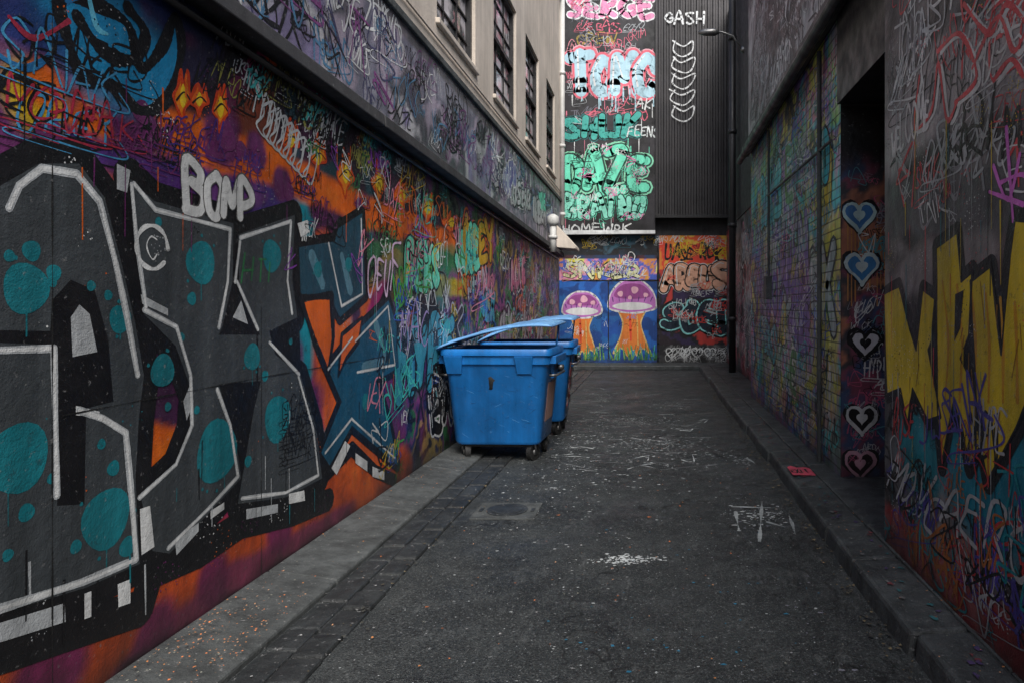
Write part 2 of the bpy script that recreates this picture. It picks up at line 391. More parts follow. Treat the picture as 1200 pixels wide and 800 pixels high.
# ================================================================ LEFT BUILDING
LB=empty('graffiti_building')
XL=-2.08; YE=15.1
def ledge(Y): return 2.86-.022*(Y-3.05)
W=Wall('left','L',XL,(-2.5,YE,0.0,2.9),M_paint,LB)
def left_fn(U,V):
    near=patch(U,V,[PUR,NAV,S(30,22,30),MAG,ORG,S(60,30,60),TEA],.8,1)
    far=patch(U,V,[S(45,40,60),S(30,70,85),PUR,S(22,22,26),GRN,S(120,60,110),S(30,40,80),S(130,110,60),S(25,25,30)],1.6,3,.9)
    k=np.clip((U-5.2)/1.2,0,1)[...,None]; C=near*(1-k)+far*k
    P=W.P
    C=soft_line(C,U,V,W.PP([(0,40),(90,60),(200,120),(330,150),(560,280)]),.30,S(34,26,34),a=.8,seed=3)
    C=soft_line(C,U,V,W.PP([(5,90),(60,150),(120,160),(240,215),(330,240)]),.16,S(60,42,110),a=.9,seed=8)
    C=soft_line(C,U,V,W.PP([(0,85),(90,118),(190,150),(330,200),(430,248),(530,285)]),.11,ORG,seed=4)
    C=soft_line(C,U,V,W.PP([(470,330),(560,340)]),.10,YEL,a=.7,seed=4)
    C=soft_line(C,U,V,W.PP([(430,310),(500,300),(560,310)]),.15,GRN,a=.7,seed=9)
    for x,y,r in ((262,165,.14),(300,180,.1),(150,140,.09),(330,215,.1),(20,160,.16),(160,150,.13)): C=soft_blob(C,U,V,P(x,y),r,S(85,38,80),soft=.25,seed=x)
    C=soft_blob(C,U,V,P(130,60),.30,CYA,.24,a=.9,seed=2)
    C=soft_blob(C,U,V,P(30,60),.22,S(30,50,100),.2,a=.8,seed=6)
    C=soft_blob(C,U,V,P(40,115),.12,YEL,soft=.6,seed=2); C=soft_blob(C,U,V,P(50,100),.08,ORG,soft=.6)
    C=soft_line(C,U,V,W.PP([(-60,800),(60,790),(200,700),(330,620),(470,560)]),.22,S(175,70,28),seed=6)
    C=soft_line(C,U,V,W.PP([(150,800),(260,690),(420,600)]),.10,S(120,45,90),a=.8,seed=7)
    for x,y,r in ((250,680,.12),(330,620,.13),(180,740,.12),(60,790,.15)): C=soft_blob(C,U,V,P(x,y),r,S(110,35,75),soft=.5,seed=x)
    C=soft_line(C,U,V,W.PP([(385,330),(400,480),(430,560)]),.28,S(200,85,30),seed=2)
    C=soft_line(C,U,V,W.PP([(150,800),(525,535)]),.08,S(35,22,35),a=.8,seed=7)
    C=soft_blob(C,U,V,P(505,420),.9,S(60,40,95),.5,a=.6,seed=11)
    C=soft_blob(C,U,V,P(500,340),.7,S(45,110,100),.3,a=.6,seed=12)
    m=fbm(U,V,9,77,3)[...,None]
    return C*(.65+.7*m)
W.surface('painted_wall_face',.02,left_fn)
W.poly(W.PP([(70,0),(110,5),(150,30),(165,80),(190,55),(205,20),(212,60),(196,115),(165,130),(130,100),(98,92),(80,50)]),CYA,layer=1,smooth=True,outline=BLK,ow=.05)
W.stroke(W.PP([(90,20),(120,60),(155,70),(170,40),(150,10)]),.05,BLK,layer=2.5)
W.stroke(W.PP([(100,-20),(112,30),(125,40)]),.03,S(90,170,200),layer=2.6,taper=True)
W.stroke(W.PP([(-10,60),(30,80),(60,60),(60,20),(90,-5)]),.022,S(35,100,150),layer=2)
W.stroke(W.PP([(10,20),(40,45),(80,25)]),.018,S(140,40,60),layer=2)
W.stroke(W.PP([(-10,110),(20,90),(55,115)]),.02,BLK,layer=2)
for k in range(9):
    u,v=W.P(random.uniform(-10,70),random.uniform(0,150)); W.text(random.choice(WORDS),u,v,.12,random.choice([BLK,S(60,130,170),S(150,40,60),BLK]),w=.009,layer=2,jit=.16,asp=.8,flour=True)
# flames
for x,y,h in ((213,115,34),(257,128,30),(232,118,20),(372,185,26),(404,205,30),(443,215,26),(470,230,22),(500,245,20),(340,165,24),(528,262,14)):
    pts=[(x-9,y),(x-4,y-h*.5),(x-1,y-h),(x+2,y-h*.4),(x+6,y-h*.85),(x+9,y-h*.2),(x+11,y+4),(x+3,y+h*.4),(x+1,y+h*.9),(x-3,y+h*.4)]
    pts=[(a+random.uniform(-1.5,1.5),b+random.uniform(-3,3)) for a,b in pts]
    W.poly(W.PP(pts),S(215,120,25,1.1) if h>25 else ORG,layer=1.2,smooth=True,outline=S(190,60,20,1.1),ow=.016)
    W.poly(W.PP([(x-3,y),(x+1,y-h*.5),(x+5,y),(x+1,y+h*.35)]),YEL,layer=2.4,smooth=True)
    W.stroke(W.PP([(x-7,y+3),(x+2,y-h*.2),(x+9,y+2)]),.008,BLK,layer=2.9)
for i in range(75):
    x=random.uniform(222,560); y0=(x-220)*.69+8+ random.uniform(20,85)*(1-(x-225)/600); c=random.choice([BLK,BLK,BLK,BLK,SIL,S(60,150,150),S(120,120,60)])
    u,v=W.P(x,y0); W.text(random.choice(WORDS),u,v,random.uniform(.07,.17),c,layer=2+random.random(),asp=.5,slant=.4,jit=.15,gap=.9,flour=random.random()<.4,w=random.uniform(.006,.013))
for i in range(26):
    x=random.uniform(120,520); y0=(x-80)*.36+125+random.uniform(-15,30)
    u,v=W.P(x,y0); W.text(random.choice(WORDS),u,v,random.uniform(.05,.11),random.choice([BLK,PUR,S(60,40,110),BLK]),layer=2+random.random(),asp=.6,slant=.3,jit=.16,w=.007,flour=True)
for k in range(8):
    u,v=W.P(296+k*8,108+k*9); W.stroke([(u,v-.1),(u+.06,v+.05),(u+.1,v-.08),(u+.03,v-.16),(u+.13,v-.2),(u+.2,v),(u+.08,v-.05)],.013,SIL,layer=3)
for x,y,r in ((265,160,.075),(283,178,.05),(248,178,.05),(338,225,.055),(166,132,.05),(60,165,.07),(420,240,.05),(300,195,.04)): W.disc(*W.P(x,y),r,S(92,40,85),layer=1.4)
# --- big letter piece
G1=[(-40,240),(10,212),(45,192),(92,192),(122,232),(142,310),(158,380),(168,440),(162,490),(158,560),(163,660),(100,688),(-40,730)]
G2=[(152,210),(180,236),(273,262),(272,330),(258,392),(300,392),(300,448),(258,455),(274,500),(282,560),(245,600),(198,648),(178,645),(165,585),(205,545),(222,500),(225,460),(205,405),(168,368)]
G3=[(278,275),(345,252),(342,330),(348,372),(315,388),(322,415),(352,440),(370,500),(377,560),(335,582),(278,590),(290,520),(302,450),(302,392),(280,340)]
G4=[(350,290),(392,283),(396,268),(424,250),(428,345),(398,372),(384,345),(352,350)]
G5=[(414,392),(455,352),(464,380),(467,430),(440,446),(455,490),(466,545),(412,498),(386,545),(376,530),(400,470),(384,432)]
TG=S(30,62,78); TG2=S(24,72,96)
for L,g in enumerate((G1,G2,G3,G4,G5)):
    W.stroke(W.PP(g),.17 if L<3 else .11,BLK,layer=2.0,smooth=False,closed=True,rough=.03)
for g,c in ((G1,DGR),(G2,DGR),(G3,DGR),(G4,TG),(G5,TG2)):
    W.poly(W.PP(g),c,layer=3.0)
for p in ([(440,380),(450,420),(425,430)],[(400,300),(410,340)],[(365,300),(378,335)]): W.stroke(W.PP(p),.07,S(75,112,128),layer=3.7)
W.stroke(W.PP([(-60,780),(20,757),(90,735),(165,712),(178,668),(235,645),(285,612),(345,600),(385,585)]),.15,BLK,layer=2.1,smooth=False,rough=.03)
W.stroke(W.PP([(378,560),(412,525),(440,552),(462,562)]),.10,BLK,layer=2.1,smooth=False,rough=.03)
def blk4(pts,c=WHT): W.poly(W.PP(pts),c,layer=4.2)
blk4([(-20,735),(75,706),(76,728),(-20,758)],SIL); blk4([(98,695),(106,692),(106,722),(98,725)]); blk4([(137,684),(152,678),(152,706),(138,711)])
blk4([(163,596),(175,592),(180,640),(165,650)]); blk4([(204,632),(232,612),(232,622),(206,650)],SIL); blk4([(246,598),(262,588),(262,596),(246,608)]); blk4([(288,596),(325,590),(325,600),(288,608)],SIL)
blk4([(338,578),(356,574),(357,586),(338,590)]); blk4([(388,548),(404,516),(410,522),(394,556)]); blk4([(416,530),(430,540),(430,552),(416,542)]); blk4([(436,546),(450,552),(450,562),(436,558)])
blk4([(276,480),(284,470),(290,490),(282,500)]); blk4([(136,192),(152,200),(148,226),(136,222)],SIL); blk4([(348,262),(360,258),(362,272),(352,278)])
blk4([(164,345),(196,362),(196,370),(166,356)],SIL); blk4([(214,470),(222,450),(226,470),(218,492)],SIL)
W.poly(W.PP([(66,592),(66,404),(-40,400),(-40,386),(58,388),(60,352),(82,328),(110,340),(126,398),(132,470),(100,478),(98,590)]),BLK,layer=4)
blk4([(82,372),(92,357),(104,368),(113,412),(84,418)],SIL); blk4([(88,475),(116,482),(114,488),(88,486)])
W.poly(W.PP([(256,392),(282,336),(304,392)]),BLK,layer=4); blk4([(272,372),(282,352),(290,380)],SIL)
W.poly(W.PP([(256,450),(305,446),(282,540)]),BLK,layer=4)
W.poly(W.PP([(352,350),(388,346),(390,395),(384,440),(368,400)]),ORG,layer=3.6,outline=BLK,ow=.05)
W.poly(W.PP([(318,392),(350,375),(352,430),(326,412)]),BLK,layer=3.7)
W.poly(W.PP([(400,392),(424,372),(420,400),(405,420),(396,440)]),ORG,layer=3.8,outline=BLK,ow=.03)
def inl(pts,w=.022,c=SIL,lay=4.6):
    P_=[(a+random.uniform(-.008,.008),b+random.uniform(-.008,.008)) for a,b in W.PP(pts)]
    W.stroke(P_,w,c,layer=lay,smooth=False,rough=.12)
    W.stroke(P_,w*.5,WHT,layer=lay+.8,smooth=False,rough=.3)
inl([(12,246),(20,216),(48,200),(88,202),(116,238),(136,308),(150,372),(160,438)],.03)
inl([(-20,408),(60,408),(66,582)],.026); inl([(90,480),(120,488),(148,504),(154,590),(160,655),(98,682),(-20,716)],.03)
inl([(156,216),(180,244),(268,268),(266,330),(255,384)]); inl([(168,362),(206,382),(222,440),(224,500),(206,545),(164,582)]); inl([(196,640),(245,594),(278,558),(270,500),(254,456)]); inl([(154,218),(160,290),(170,360)])
inl([(281,280),(340,258),(337,330),(342,368)]); inl([(276,330),(302,385)]); inl([(350,442),(367,502),(373,556),(334,576),(282,584)]); inl([(316,402),(350,440)]); inl([(281,284),(276,330)])
inl([(385,286),(400,360),(424,344),(423,256)],.02); inl([(416,400),(454,360),(462,428),(418,435)],.02); inl([(380,532),(412,490),(462,535)],.02); inl([(384,432),(412,395)],.018)
for x,y,r in ((30,338,.085),(36,294,.035),(62,320,.03),(10,300,.02),(140,374,.055),(126,346,.02),(190,434,.07),(235,308,.10),(212,395,.02),(20,536,.115),(60,560,.02),(124,607,.115),(88,640,.025),(30,600,.03),(132,548,.03),(254,528,.15),(230,480,.02),(295,418,.07),(325,490,.13),(318,300,.09),(340,400,.02),(372,316,.05),(118,520,.02),(148,640,.04),(8,650,.02),(196,476,.02),(185,260,.02),(408,310,.05),(60,330,.02),(45,520,.02),(290,540,.03),(224,350,.03),(310,440,.03),(106,335,.02),(428,470,.06)):
    W.disc(*W.P(x,y),r,S(24,104,114),layer=4.4,wob=.05,ry=r)
    if r>.04:
        for k in range(3):
            a=random.random()*6.3; W.disc(W.P(x,y)[0]+math.cos(a)*r*1.25,W.P(x,y)[1]+math.sin(a)*r*1.25,.008,S(22,100,110),layer=4.4)
        if random.random()<.5: W.stroke([(W.P(x,y)[0],W.P(x,y)[1]-r*.8),(W.P(x,y)[0],W.P(x,y)[1]-r*random.uniform(1.3,2.2))],.006,S(22,100,110),layer=4.4,smooth=False)
u,v=W.P(178,290); W.stroke([(u+.09*math.cos(a),v+.09*math.sin(a)) for a in [k*.7 for k in range(9)]],.018,WHT,layer=5); W.text('C',u-.03,v-.04,.07,WHT,layer=5,slant=0)
u,v=W.P(218,242); W.throwup('BOMP',u,v,.18,WHT,(.1,.1,.1),layer=5,asp=.72,rot=-.02,fat=.26,ow=.035,gap=.94,jit=.09)
u,v=W.P(330,545)
for k in range(7): W.text(random.choice(WORDS),u,v+.045*k,.1,BLK,w=.007,layer=5,asp=.7,jit=.16,flour=True)
u,v=W.P(283,330); W.text('HTI',u,v,.12,GRN,w=.01,layer=5)
allp=[BLK,BLK,WHT,SIL,S(120,60,150),S(60,170,160),YEL,PINK,S(60,140,60),S(40,80,170),ORG,BLK]
pals=[(S(60,60,110),BLK,None),(S(140,140,150),BLK,PUR),(MINT,BLK,None),(S(170,90,120),BLK,NAV),(BLK,WHT,None),(S(50,130,150),BLK,None),(S(180,140,30),BLK,ORG),(S(110,60,140),SIL,None),(S(30,30,34),S(150,150,160),None),(S(30,30,34),S(90,150,160),None)]
W.scatter_throw((5.4,14,.1,2.0),34,pals,(.25,.5),layer=1)
W.scatter((4.9,14.3,.05,2.5),230,allp,(.06,.25),layer=4,wf=.08)
W.scatter((3.9,5.4,1.6,2.6),14,[BLK,WHT,S(120,60,150),GRN],(.06,.14),layer=5)
W.drips((5,14,.8,2.4),80,allp); W.drips((1.5,5,.3,1.0),30,[BLK,BLK,SIL,S(24,104,114)],L=(.05,.25))
W.drips((2.2,5,2.0,2.7),26,[ORG,PUR,BLK],L=(.08,.3)); W.overspray((1.9,6,.1,2.7),60,[SIL,ORG,PUR,TEA,BLK,WHT])
u,v=W.P(430,340); W.text('OEUF',u,v,.30,S(200,170,215),w=.022,layer=6.5,asp=.5,jit=.12)
u,v=W.P(468,405); W.text('MAC',u,v,.30,S(150,130,180),w=.02,layer=6.5,asp=.7,jit=.12)
u,v=W.P(478,500); W.text('EXO',u,v,.30,BLK,w=.03,layer=6.5,asp=.7,jit=.12)
W.scatter((-2,.6,.2,2.5),25,allp,(.1,.3),layer=1)
W.stroke([(2.36,0.02),(2.36,2.84)],.005,(.02,.02,.02),layer=7,smooth=False,rough=.6)
W.stroke([(3.62,0.02),(3.62,1.5)],.004,(.02,.02,.02),layer=7,smooth=False,rough=.6)
W.stroke([(2.4,1.12),(3.6,1.13),(5.3,1.12)],.004,(.02,.02,.02),layer=7,smooth=False,rough=.6)
W.finish('wall_graffiti')

# ledge & band
g=Geo()
segs=[-2.5,2,5,8.2,11,YE]
for a,b in zip(segs,segs[1:]):
    g.hexa([(XL-.2,a,ledge(a)),(XL+.13,a,ledge(a)),(XL+.13,b-.008,ledge(b)),(XL-.2,b-.008,ledge(b)),(XL-.2,a,ledge(a)+.09),(XL+.12,a,ledge(a)+.09),(XL+.12,b-.008,ledge(b)+.09),(XL-.2,b-.008,ledge(b)+.09)])
g.make('cornice_ledge',M_dark,LB,bevel=.008)
g=Geo(); g.tube([(XL+.03,-2,ledge(-2)-.06),(XL+.03,8,ledge(8)-.06),(XL+.03,14.8,ledge(14.8)-.06)],.018); g.make('conduit',M_black,LB,True)
WB=Wall('band','L',XL+.06,(-2.5,YE,2.55,3.8),M_paint,LB)
def band_fn(U,V):
    C=patch(U,V,[S(110,110,120),S(84,84,96),S(126,118,131),S(66,66,72),S(134,134,138),S(94,88,114)],1.3,21,.6)
    C=soft_line(C,U,V,[(-2,3.75),(16,3.75)],.06,S(70,68,66),a=.7)
    return C*1.35
WB.surface('painted_band_face',.04,band_fn,vb=lambda U: ledge(U)+.092)
WB.b=(-2.5,YE,2.95,3.78)
WB.scatter((1,14,2.95,3.55),190,[BLK,BLK,BLK,S(60,60,90),WHT,S(110,60,110),S(70,110,140),BLK],(.06,.3),layer=1,wf=.08)
WB.scatter_throw((9,14,2.9,3.3),10,[(MINT,BLK,None),(SIL,BLK,None),(S(90,90,140),WHT,None)],(.2,.35),layer=3)
WB.drips((1,14,3.2,3.7),50,[BLK,S(60,60,66)],L=(.1,.4)); 
WB.finish('band_graffiti')
g=Geo(); g.box(XL-.2,XL+.09,-2.5,YE,3.80,3.87); g.make('band_coping',M_cement,LB,bevel=.01)
# stucco wall with windows
XS=XL+.04; T=.28
wins=[(6.45,7.85),(8.75,10.2),(10.95,12.2),(13.1,14.2)]; z0,z1=4.22,5.9
g=Geo()
g.box(XS-T,XS,-2.5,YE,3.87,z0); g.box(XS-T,XS,-2.5,8.3,z1,6.5); g.box(XS-T,XS,8.3,YE,z1,8.3)
ys=[-2.5]+[y for w in wins for y in w]+[YE]
for a,b in zip(ys[0::2],ys[1::2]): g.box(XS-T,XS,a,b,z0,z1)
g.make('stucco_upper_wall',M_stucco,LB)
g=Geo(); g.box(XS-T-5,XS+.06,-2.5,8.297,6.503,6.6); g.box(XS-T-5,XS+.06,8.3,YE+.05,8.303,8.42)
g.box(XL-5.2,XL-.01,-2.5,YE-.003,0,3.7); g.box(XL-5.2,XS-T-.3,-2.5,8.297,3.7,6.5); g.box(XL-5.2,XS-T-.3,8.3,YE-.003,3.7,8.3); g.make('building_core',M_stucco,LB)
fr=Geo(); gl=Geo(); si=Geo()
for a,b in wins:
    x=XS-.10
    gl.box(x-.012,x,a,b,z0,z1)
    for yy in (a,b-.06): fr.box(x,x+.06,yy,yy+.06,z0,z1)
    for zz in (z0,z1-.06,(z0+z1)/2-.03): fr.box(x+.001,x+.062,a+.06,b-.06,zz,zz+.06)
    for k in (1,2):
        yy=a+(b-a)*k/3; fr.box(x+.002,x+.022,yy-.011,yy+.011,z0+.06,z1-.06)
    for k in range(1,6):
        if k==3: continue
        zz=z0+(z1-z0)*k/6; fr.box(x+.003,x+.020,a+.06,b-.06,zz-.010,zz+.010)
    si.box(x+.064,XS+.04,a-.04,b+.04,z0-.05,z0+.003)
gl.make('window_glass',M_glass,LB); fr.make('window_frames',M_black,LB); si.make('window_sills',M_stucco,LB,bevel=.008)
g=Geo(); g.tube([(XS+.02,-2,4.02),(XS+.02,15,4.02)],.010); g.make('wall_cable',M_stucco,LB,True)

# ================================================================ BACK BUILDING
BB=empty('corrugated_metal_building')
YB=17.2
B=Wall('back','B',YB,(-6,3.0,0,3.3),M_paintB,BB)
def back_fn(U,V):
    C=patch(U,V,[S(25,25,30),S(45,40,55),S(30,50,80),S(60,30,40)],1.2,31)
    x=U*F/YB+CX; y=CY-(V-H)*F/YB
    m=((x>655)&(x<771)&(y>328))[...,None]
    C=np.where(m,patch(U,V,[S(18,60,125),S(25,80,150),S(15,50,105),S(22,75,130)],1.5,33),C)
    m=((x>655)&(x<771)&(y<=328)&(y>304))[...,None]
    C=np.where(m,patch(U,V,[YEL,S(210,120,60),S(60,80,160),PINK,S(220,190,90)],2.5,34),C)
    m=((x>772)&(y<316))[...,None]
    C=np.where(m,patch(U,V,[S(215,60,30),S(225,95,35),S(190,45,30),S(235,130,50)],1.8,35)*1.3,C)
    m=((x>772)&(y>=316)&(y<404))[...,None]
    C=np.where(m,patch(U,V,[S(30,22,28),S(150,45,40),S(20,20,25),S(40,30,60)],1.8,36),C)
    m=((y>=404))[...,None]
    C=np.where(m&(x>772)[...,None],patch(U,V,[S(50,50,52),S(25,25,27),S(90,90,90)],2.5,37),C)
    m=((y<300)&(x<771))[...,None]
    C=np.where(m,patch(U,V,[S(28,40,52),S(20,22,26),S(50,80,95)],1.5,38),C)
    return C*1.2
B.surface('painted_wall_face',.03,back_fn)
def mushroom(cx,cy,w,h,sy1):
    P=B.PP
    B.poly(P([(cx-w*.28,cy+2),(cx-w*.20,cy+20),(cx-w*.26,sy1-18),(cx-w*.40,sy1),(cx-w*.22,sy1-6),(cx-w*.1,sy1+3),(cx,sy1-5),(cx+w*.12,sy1+3),(cx+w*.22,sy1-6),(cx+w*.38,sy1),(cx+w*.26,sy1-18),(cx+w*.18,cy+20),(cx+w*.26,cy+2)]),S(225,110,45),layer=1,smooth=True,outline=S(240,170,110),ow=.03)
    B.stroke(P([(cx-w*.05,cy+8),(cx-w*.03,sy1-15)]),.05,S(195,70,40),layer=2.5)
    B.stroke(P([(cx+w*.1,cy+12),(cx+w*.12,sy1-10)]),.03,S(245,160,90),layer=2.5)
    B.poly(P([(cx-w*.5,cy+2),(cx-w*.44,cy-h*.5),(cx-w*.22,cy-h*.93),(cx,cy-h),(cx+w*.22,cy-h*.93),(cx+w*.44,cy-h*.5),(cx+w*.5,cy+2),(cx+w*.3,cy+7),(cx,cy+9),(cx-w*.3,cy+7)]),S(165,100,165),layer=3,smooth=True,outline=S(235,215,235),ow=.04)
    B.poly(P([(cx-w*.38,cy-h*.35),(cx-w*.2,cy-h*.8),(cx+w*.2,cy-h*.8),(cx+w*.38,cy-h*.35),(cx,cy-h*.25)]),S(130,60,120),layer=3.6,smooth=True)
    B.poly(P([(cx-w*.42,cy+1),(cx-w*.2,cy-3),(cx+w*.2,cy-3),(cx+w*.42,cy+1),(cx+w*.2,cy+5),(cx-w*.2,cy+5)]),S(245,215,225),layer=4,smooth=True)
    for dx,dy,r in ((-.25,-.45,.07),(.05,-.6,.09),(.28,-.4,.06),(-.05,-.3,.05)): B.disc(*B.P(cx+dx*w,cy+dy*h),r,S(225,150,165),layer=4.4)
    for k in range(7): B.stroke(P([(cx-w*.4+k*w*.13,cy-h*.15),(cx-w*.42+k*w*.14,cy-h*.32)]),.02,S(70,40,100),layer=4.8)
mushroom(682,364,46,22,416); mushroom(741,358,56,30,414)
for k in range(90):
    x=random.uniform(659,770); y=421; B.stroke(B.PP([(x,y),(x+random.uniform(-4,4),y-random.uniform(6,20))]),.03,random.choice([GRN,S(120,160,60),S(60,150,150),S(50,120,90)]),layer=5,taper=True)
B.stroke(B.PP([(713,330),(713,420)]),.025,BLK,layer=6,smooth=False); B.stroke(B.PP([(659,329),(770,329)]),.04,BLK,layer=6,smooth=False); B.stroke(B.PP([(771,283),(771,425)]),.05,BLK,layer=7,smooth=False)
u,v=B.P(662,325); B.throwup('SNKER',u,v,.30,S(235,205,150),BLK,layer=2,asp=1.1,fat=.25,ow=.06,jit=.12)
B.scatter((B.P(660,0)[0],B.P(730,0)[0],B.P(0,326)[1],B.P(0,310)[1]),20,[BLK,PINK,S(60,100,190),WHT],(.10,.22),layer=7)
B.scatter((-2.25,-.5,.4,1.9),9,[S(60,130,200),BLK,WHT],(.08,.14),layer=0)
u,v=B.P(778,306); B.text('UASE ROK',u,v,.32,BLK,w=.05,layer=2,asp=.5,jit=.14,rot=.04); B.scatter((.2,1.5,2.7,3.0),12,[BLK,YEL,S(150,20,20)],(.12,.25),layer=1)
u,v=B.P(779,336); B.throwup('AREUS',u,v,.44,S(240,150,125),BLK,layer=2,asp=.72,fat=.42,ow=.07,shine=WHT,halo=WHT,hw=.06,jit=.14,rot=.04,gap=.98)
u,v=B.P(778,386); B.throwup('SOED',u,v,.62,S(20,35,50),S(130,210,235),layer=3,asp=.75,fat=.30,ow=.06,gap=1.05,jit=.14,halo=BLK)
B.scatter((.3,1.6,.75,2.2),22,[WHT,S(200,60,50),SIL,BLK],(.08,.18),layer=9,wf=.12)
def heart(Wl,u,v,r,col,layer,fill=True,w=.02):
    p=[(u+r*16*math.sin(a)**3/16,v+r*(13*math.cos(a)-5*math.cos(2*a)-2*math.cos(3*a)-math.cos(4*a))/15) for a in [2*math.pi*k/28 for k in range(28)]]
    p=[(a+random.uniform(-.04,.04)*r,b+random.uniform(-.04,.04)*r) for a,b in p]
    if fill: Wl.poly(p,col,layer=layer)
    else: Wl.stroke(p,w,col,layer=layer,smooth=False,closed=True,rough=.25)
for k in range(4):
    u,v=B.P(787+k*15,413); heart(B,u,v,.14,WHT,2,False,.03)
B.scatter((.3,1.7,.1,.35),14,[WHT,SIL,BLK],(.12,.2),layer=1)
B.scatter((-2.2,1.7,3.05,3.2),14,[WHT,SIL,YEL,TEA],(.1,.16),layer=1)
B.scatter_throw((-6,-5,.3,2.5),4,pals,(.4,.6))
B.finish('wall_graffiti')
YU=16.95
U_=Wall('upper','B',YU,(-6,.06,3.30,11.5),M_paintB,BB)
U_.surface('upper_panel_face',.08,lambda U,V: patch(U,V,[S(22,22,25),S(14,14,16),S(34,32,36)],.9,41))
g=Geo(); g.box(-6,.06,YU+.004,YU+.24,3.303,11.5); g.make('upper_panel_body',M_dark,BB)
P=U_.P
U_.poly(U_.PP([(658,270),(768,270),(768,274),(658,276)]),WHT,layer=1)
u,v=P(668,20); U_.throwup('SERGE',u,v,.5,S(210,120,155),S(245,200,215),layer=1,asp=.75,fat=.26,ow=.07,jit=.12)
u,v=P(664,66); U_.throwup('AKL',u,v,.35,S(30,28,30),S(230,120,130),layer=1,asp=.8,fat=.15,ow=.05)
u,v=P(669,108); U_.throwup('TOMO',u,v,.80,S(165,200,215,1.2),S(215,90,105),layer=3,asp=.62,fat=.34,ow=.07,drips=12,shine=WHT,gap=1.04,jit=.05,halo=S(235,170,180,1.1),hw=.04)
u,v=P(676,52); U_.text('CREW',u,v,.25,S(140,120,50),w=.04,layer=2)
u,v=P(664,160); U_.throwup('SHUK',u,v,.45,S(55,150,140),BLK,layer=2,asp=.9,fat=.34,ow=.05,halo=S(20,90,90),jit=.12,gap=1.2)
u,v=P(662,222); U_.throwup('DAZE',u,v,.86,MINT,S(20,60,50),layer=3,asp=.58,fat=.26,ow=.05,halo=S(130,205,170,1.2),hw=.06,jit=.10,gap=1.1)
u,v=P(661,253); U_.throwup('BRAINO',u,v,.48,S(120,210,175),S(20,50,45),layer=7,asp=.62,fat=.24,ow=.05,halo=S(70,170,140),hw=.05,jit=.12)
u,v=P(660,273); U_.text('HOMEWRK',u,v,.20,WHT,w=.035,layer=8,asp=1.1,slant=0)
u,v=P(735,160); U_.text('FEENS',u,v,.22,S(190,210,215),w=.03,layer=6,asp=.6)
u,v=P(745,128); U_.text('AK',u,v,.22,WHT,w=.03,layer=6)
U_.scatter((-2.2,-.3,3.5,5.4),26,[WHT,BLK,MINT,S(200,120,160),S(20,70,60),BLK],(.08,.18),layer=12,wf=.10)
U_.scatter((-2.2,-.5,6.0,9.0),34,[SIL,S(200,90,110),BLK,S(90,90,100)],(.12,.25),layer=1)
U_.drips((-2.2,0,3.8,8),60,[MINT,S(200,110,130),WHT,BLK],w=(.01,.03),L=(.2,.8),layer=1)
U_.finish('upper_graffiti')
g=Geo(); x=.075; pitch=.135; zb=3.78; prof=[]
while x<3.2:
    for dx,dy in ((0,0),(.05,0),(.068,-.05),(.117,-.05)): prof.append((x+dx,16.9+dy))
    x+=pitch
n=len(prof)
for (a,b) in prof: g.v.append((a,b,zb))
for (a,b) in prof: g.v.append((a,b,11.5))
for i in range(n-1): g.f.append((i,i+1,n+i+1,n+i))
g.make('corrugated_cladding',M_corr,BB)
g=Geo(); g.box(.065,3.2,16.905,17.15,3.79,11.5); g.box(.062,3.2,16.82,16.93,3.70,3.777); g.make('cladding_frame',M_black,BB)
C_=Wall('corr','B',16.849,(.1,1.85,3.8,11),M_paintB,BB)
u,v=C_.P(780,27); C_.text('GASH',u,v,.26,WHT,w=.045,layer=0,asp=.8,slant=0)
for k in range(5):
    yy=48+k*19; a=C_.P(787,yy); b=C_.P(813,yy+3); j=lambda: random.uniform(-.05,.05)
    C_.stroke([(a[0]+j(),a[1]),((a[0]+b[0])/2+j(),a[1]-.14),(b[0]+j(),b[1]+.05),(b[0]-.05,b[1]-.22+j()),((a[0]+b[0])/2+j(),b[1]-.33),(a[0]+j(),a[1]-.25),(a[0]+.08,a[1]-.02)],.032,WHT,layer=0)
C_.finish('cladding_graffiti')
g=Geo(); g.box(-6,3.2,YB+.004,23,0,11.4); g.make('building_core',M_dark,BB)
g=Geo(); g.box(-6,3.2,16.35,YB,0,.11); g.make('footpath',M_blue_stone,None,bevel=.02)

# ================================================================ RIGHT BUILDING
RB=empty('brick_building')
XN=1.38
R1=Wall('near','R',XN,(-4.06,3,0,4.4),M_paint,RB)
def near_fn(U,V):
    C=patch(U,V,[S(50,50,52),S(72,72,74),S(32,30,32),S(98,94,94),S(60,40,46)],1.2,51,.5)
    C=soft_blob(C,U,V,R1.P(1160,560),.5,S(15,95,112),.28,seed=4); C=soft_blob(C,U,V,R1.P(1075,530),.35,S(20,100,112),.2,seed=5)
    C=soft_line(C,U,V,R1.PP([(1040,250),(1200,230)]),.14,S(62,60,64),seed=5)
    C=soft_line(C,U,V,R1.PP([(1040,620),(1120,700),(1200,760)]),.14,S(130,28,28),a=.6,seed=9)
    C=soft_line(C,U,V,R1.PP([(1045,170),(1100,100),(1190,60)]),.2,S(135,130,132),a=.7,seed=9)
    m=fbm(U,V,9,78,3)[...,None]
    return C*1.55*(.6+.8*m)
R1.surface('painted_near_wall_face',.025,near_fn)
Yw=S(205,165,25,1.6)
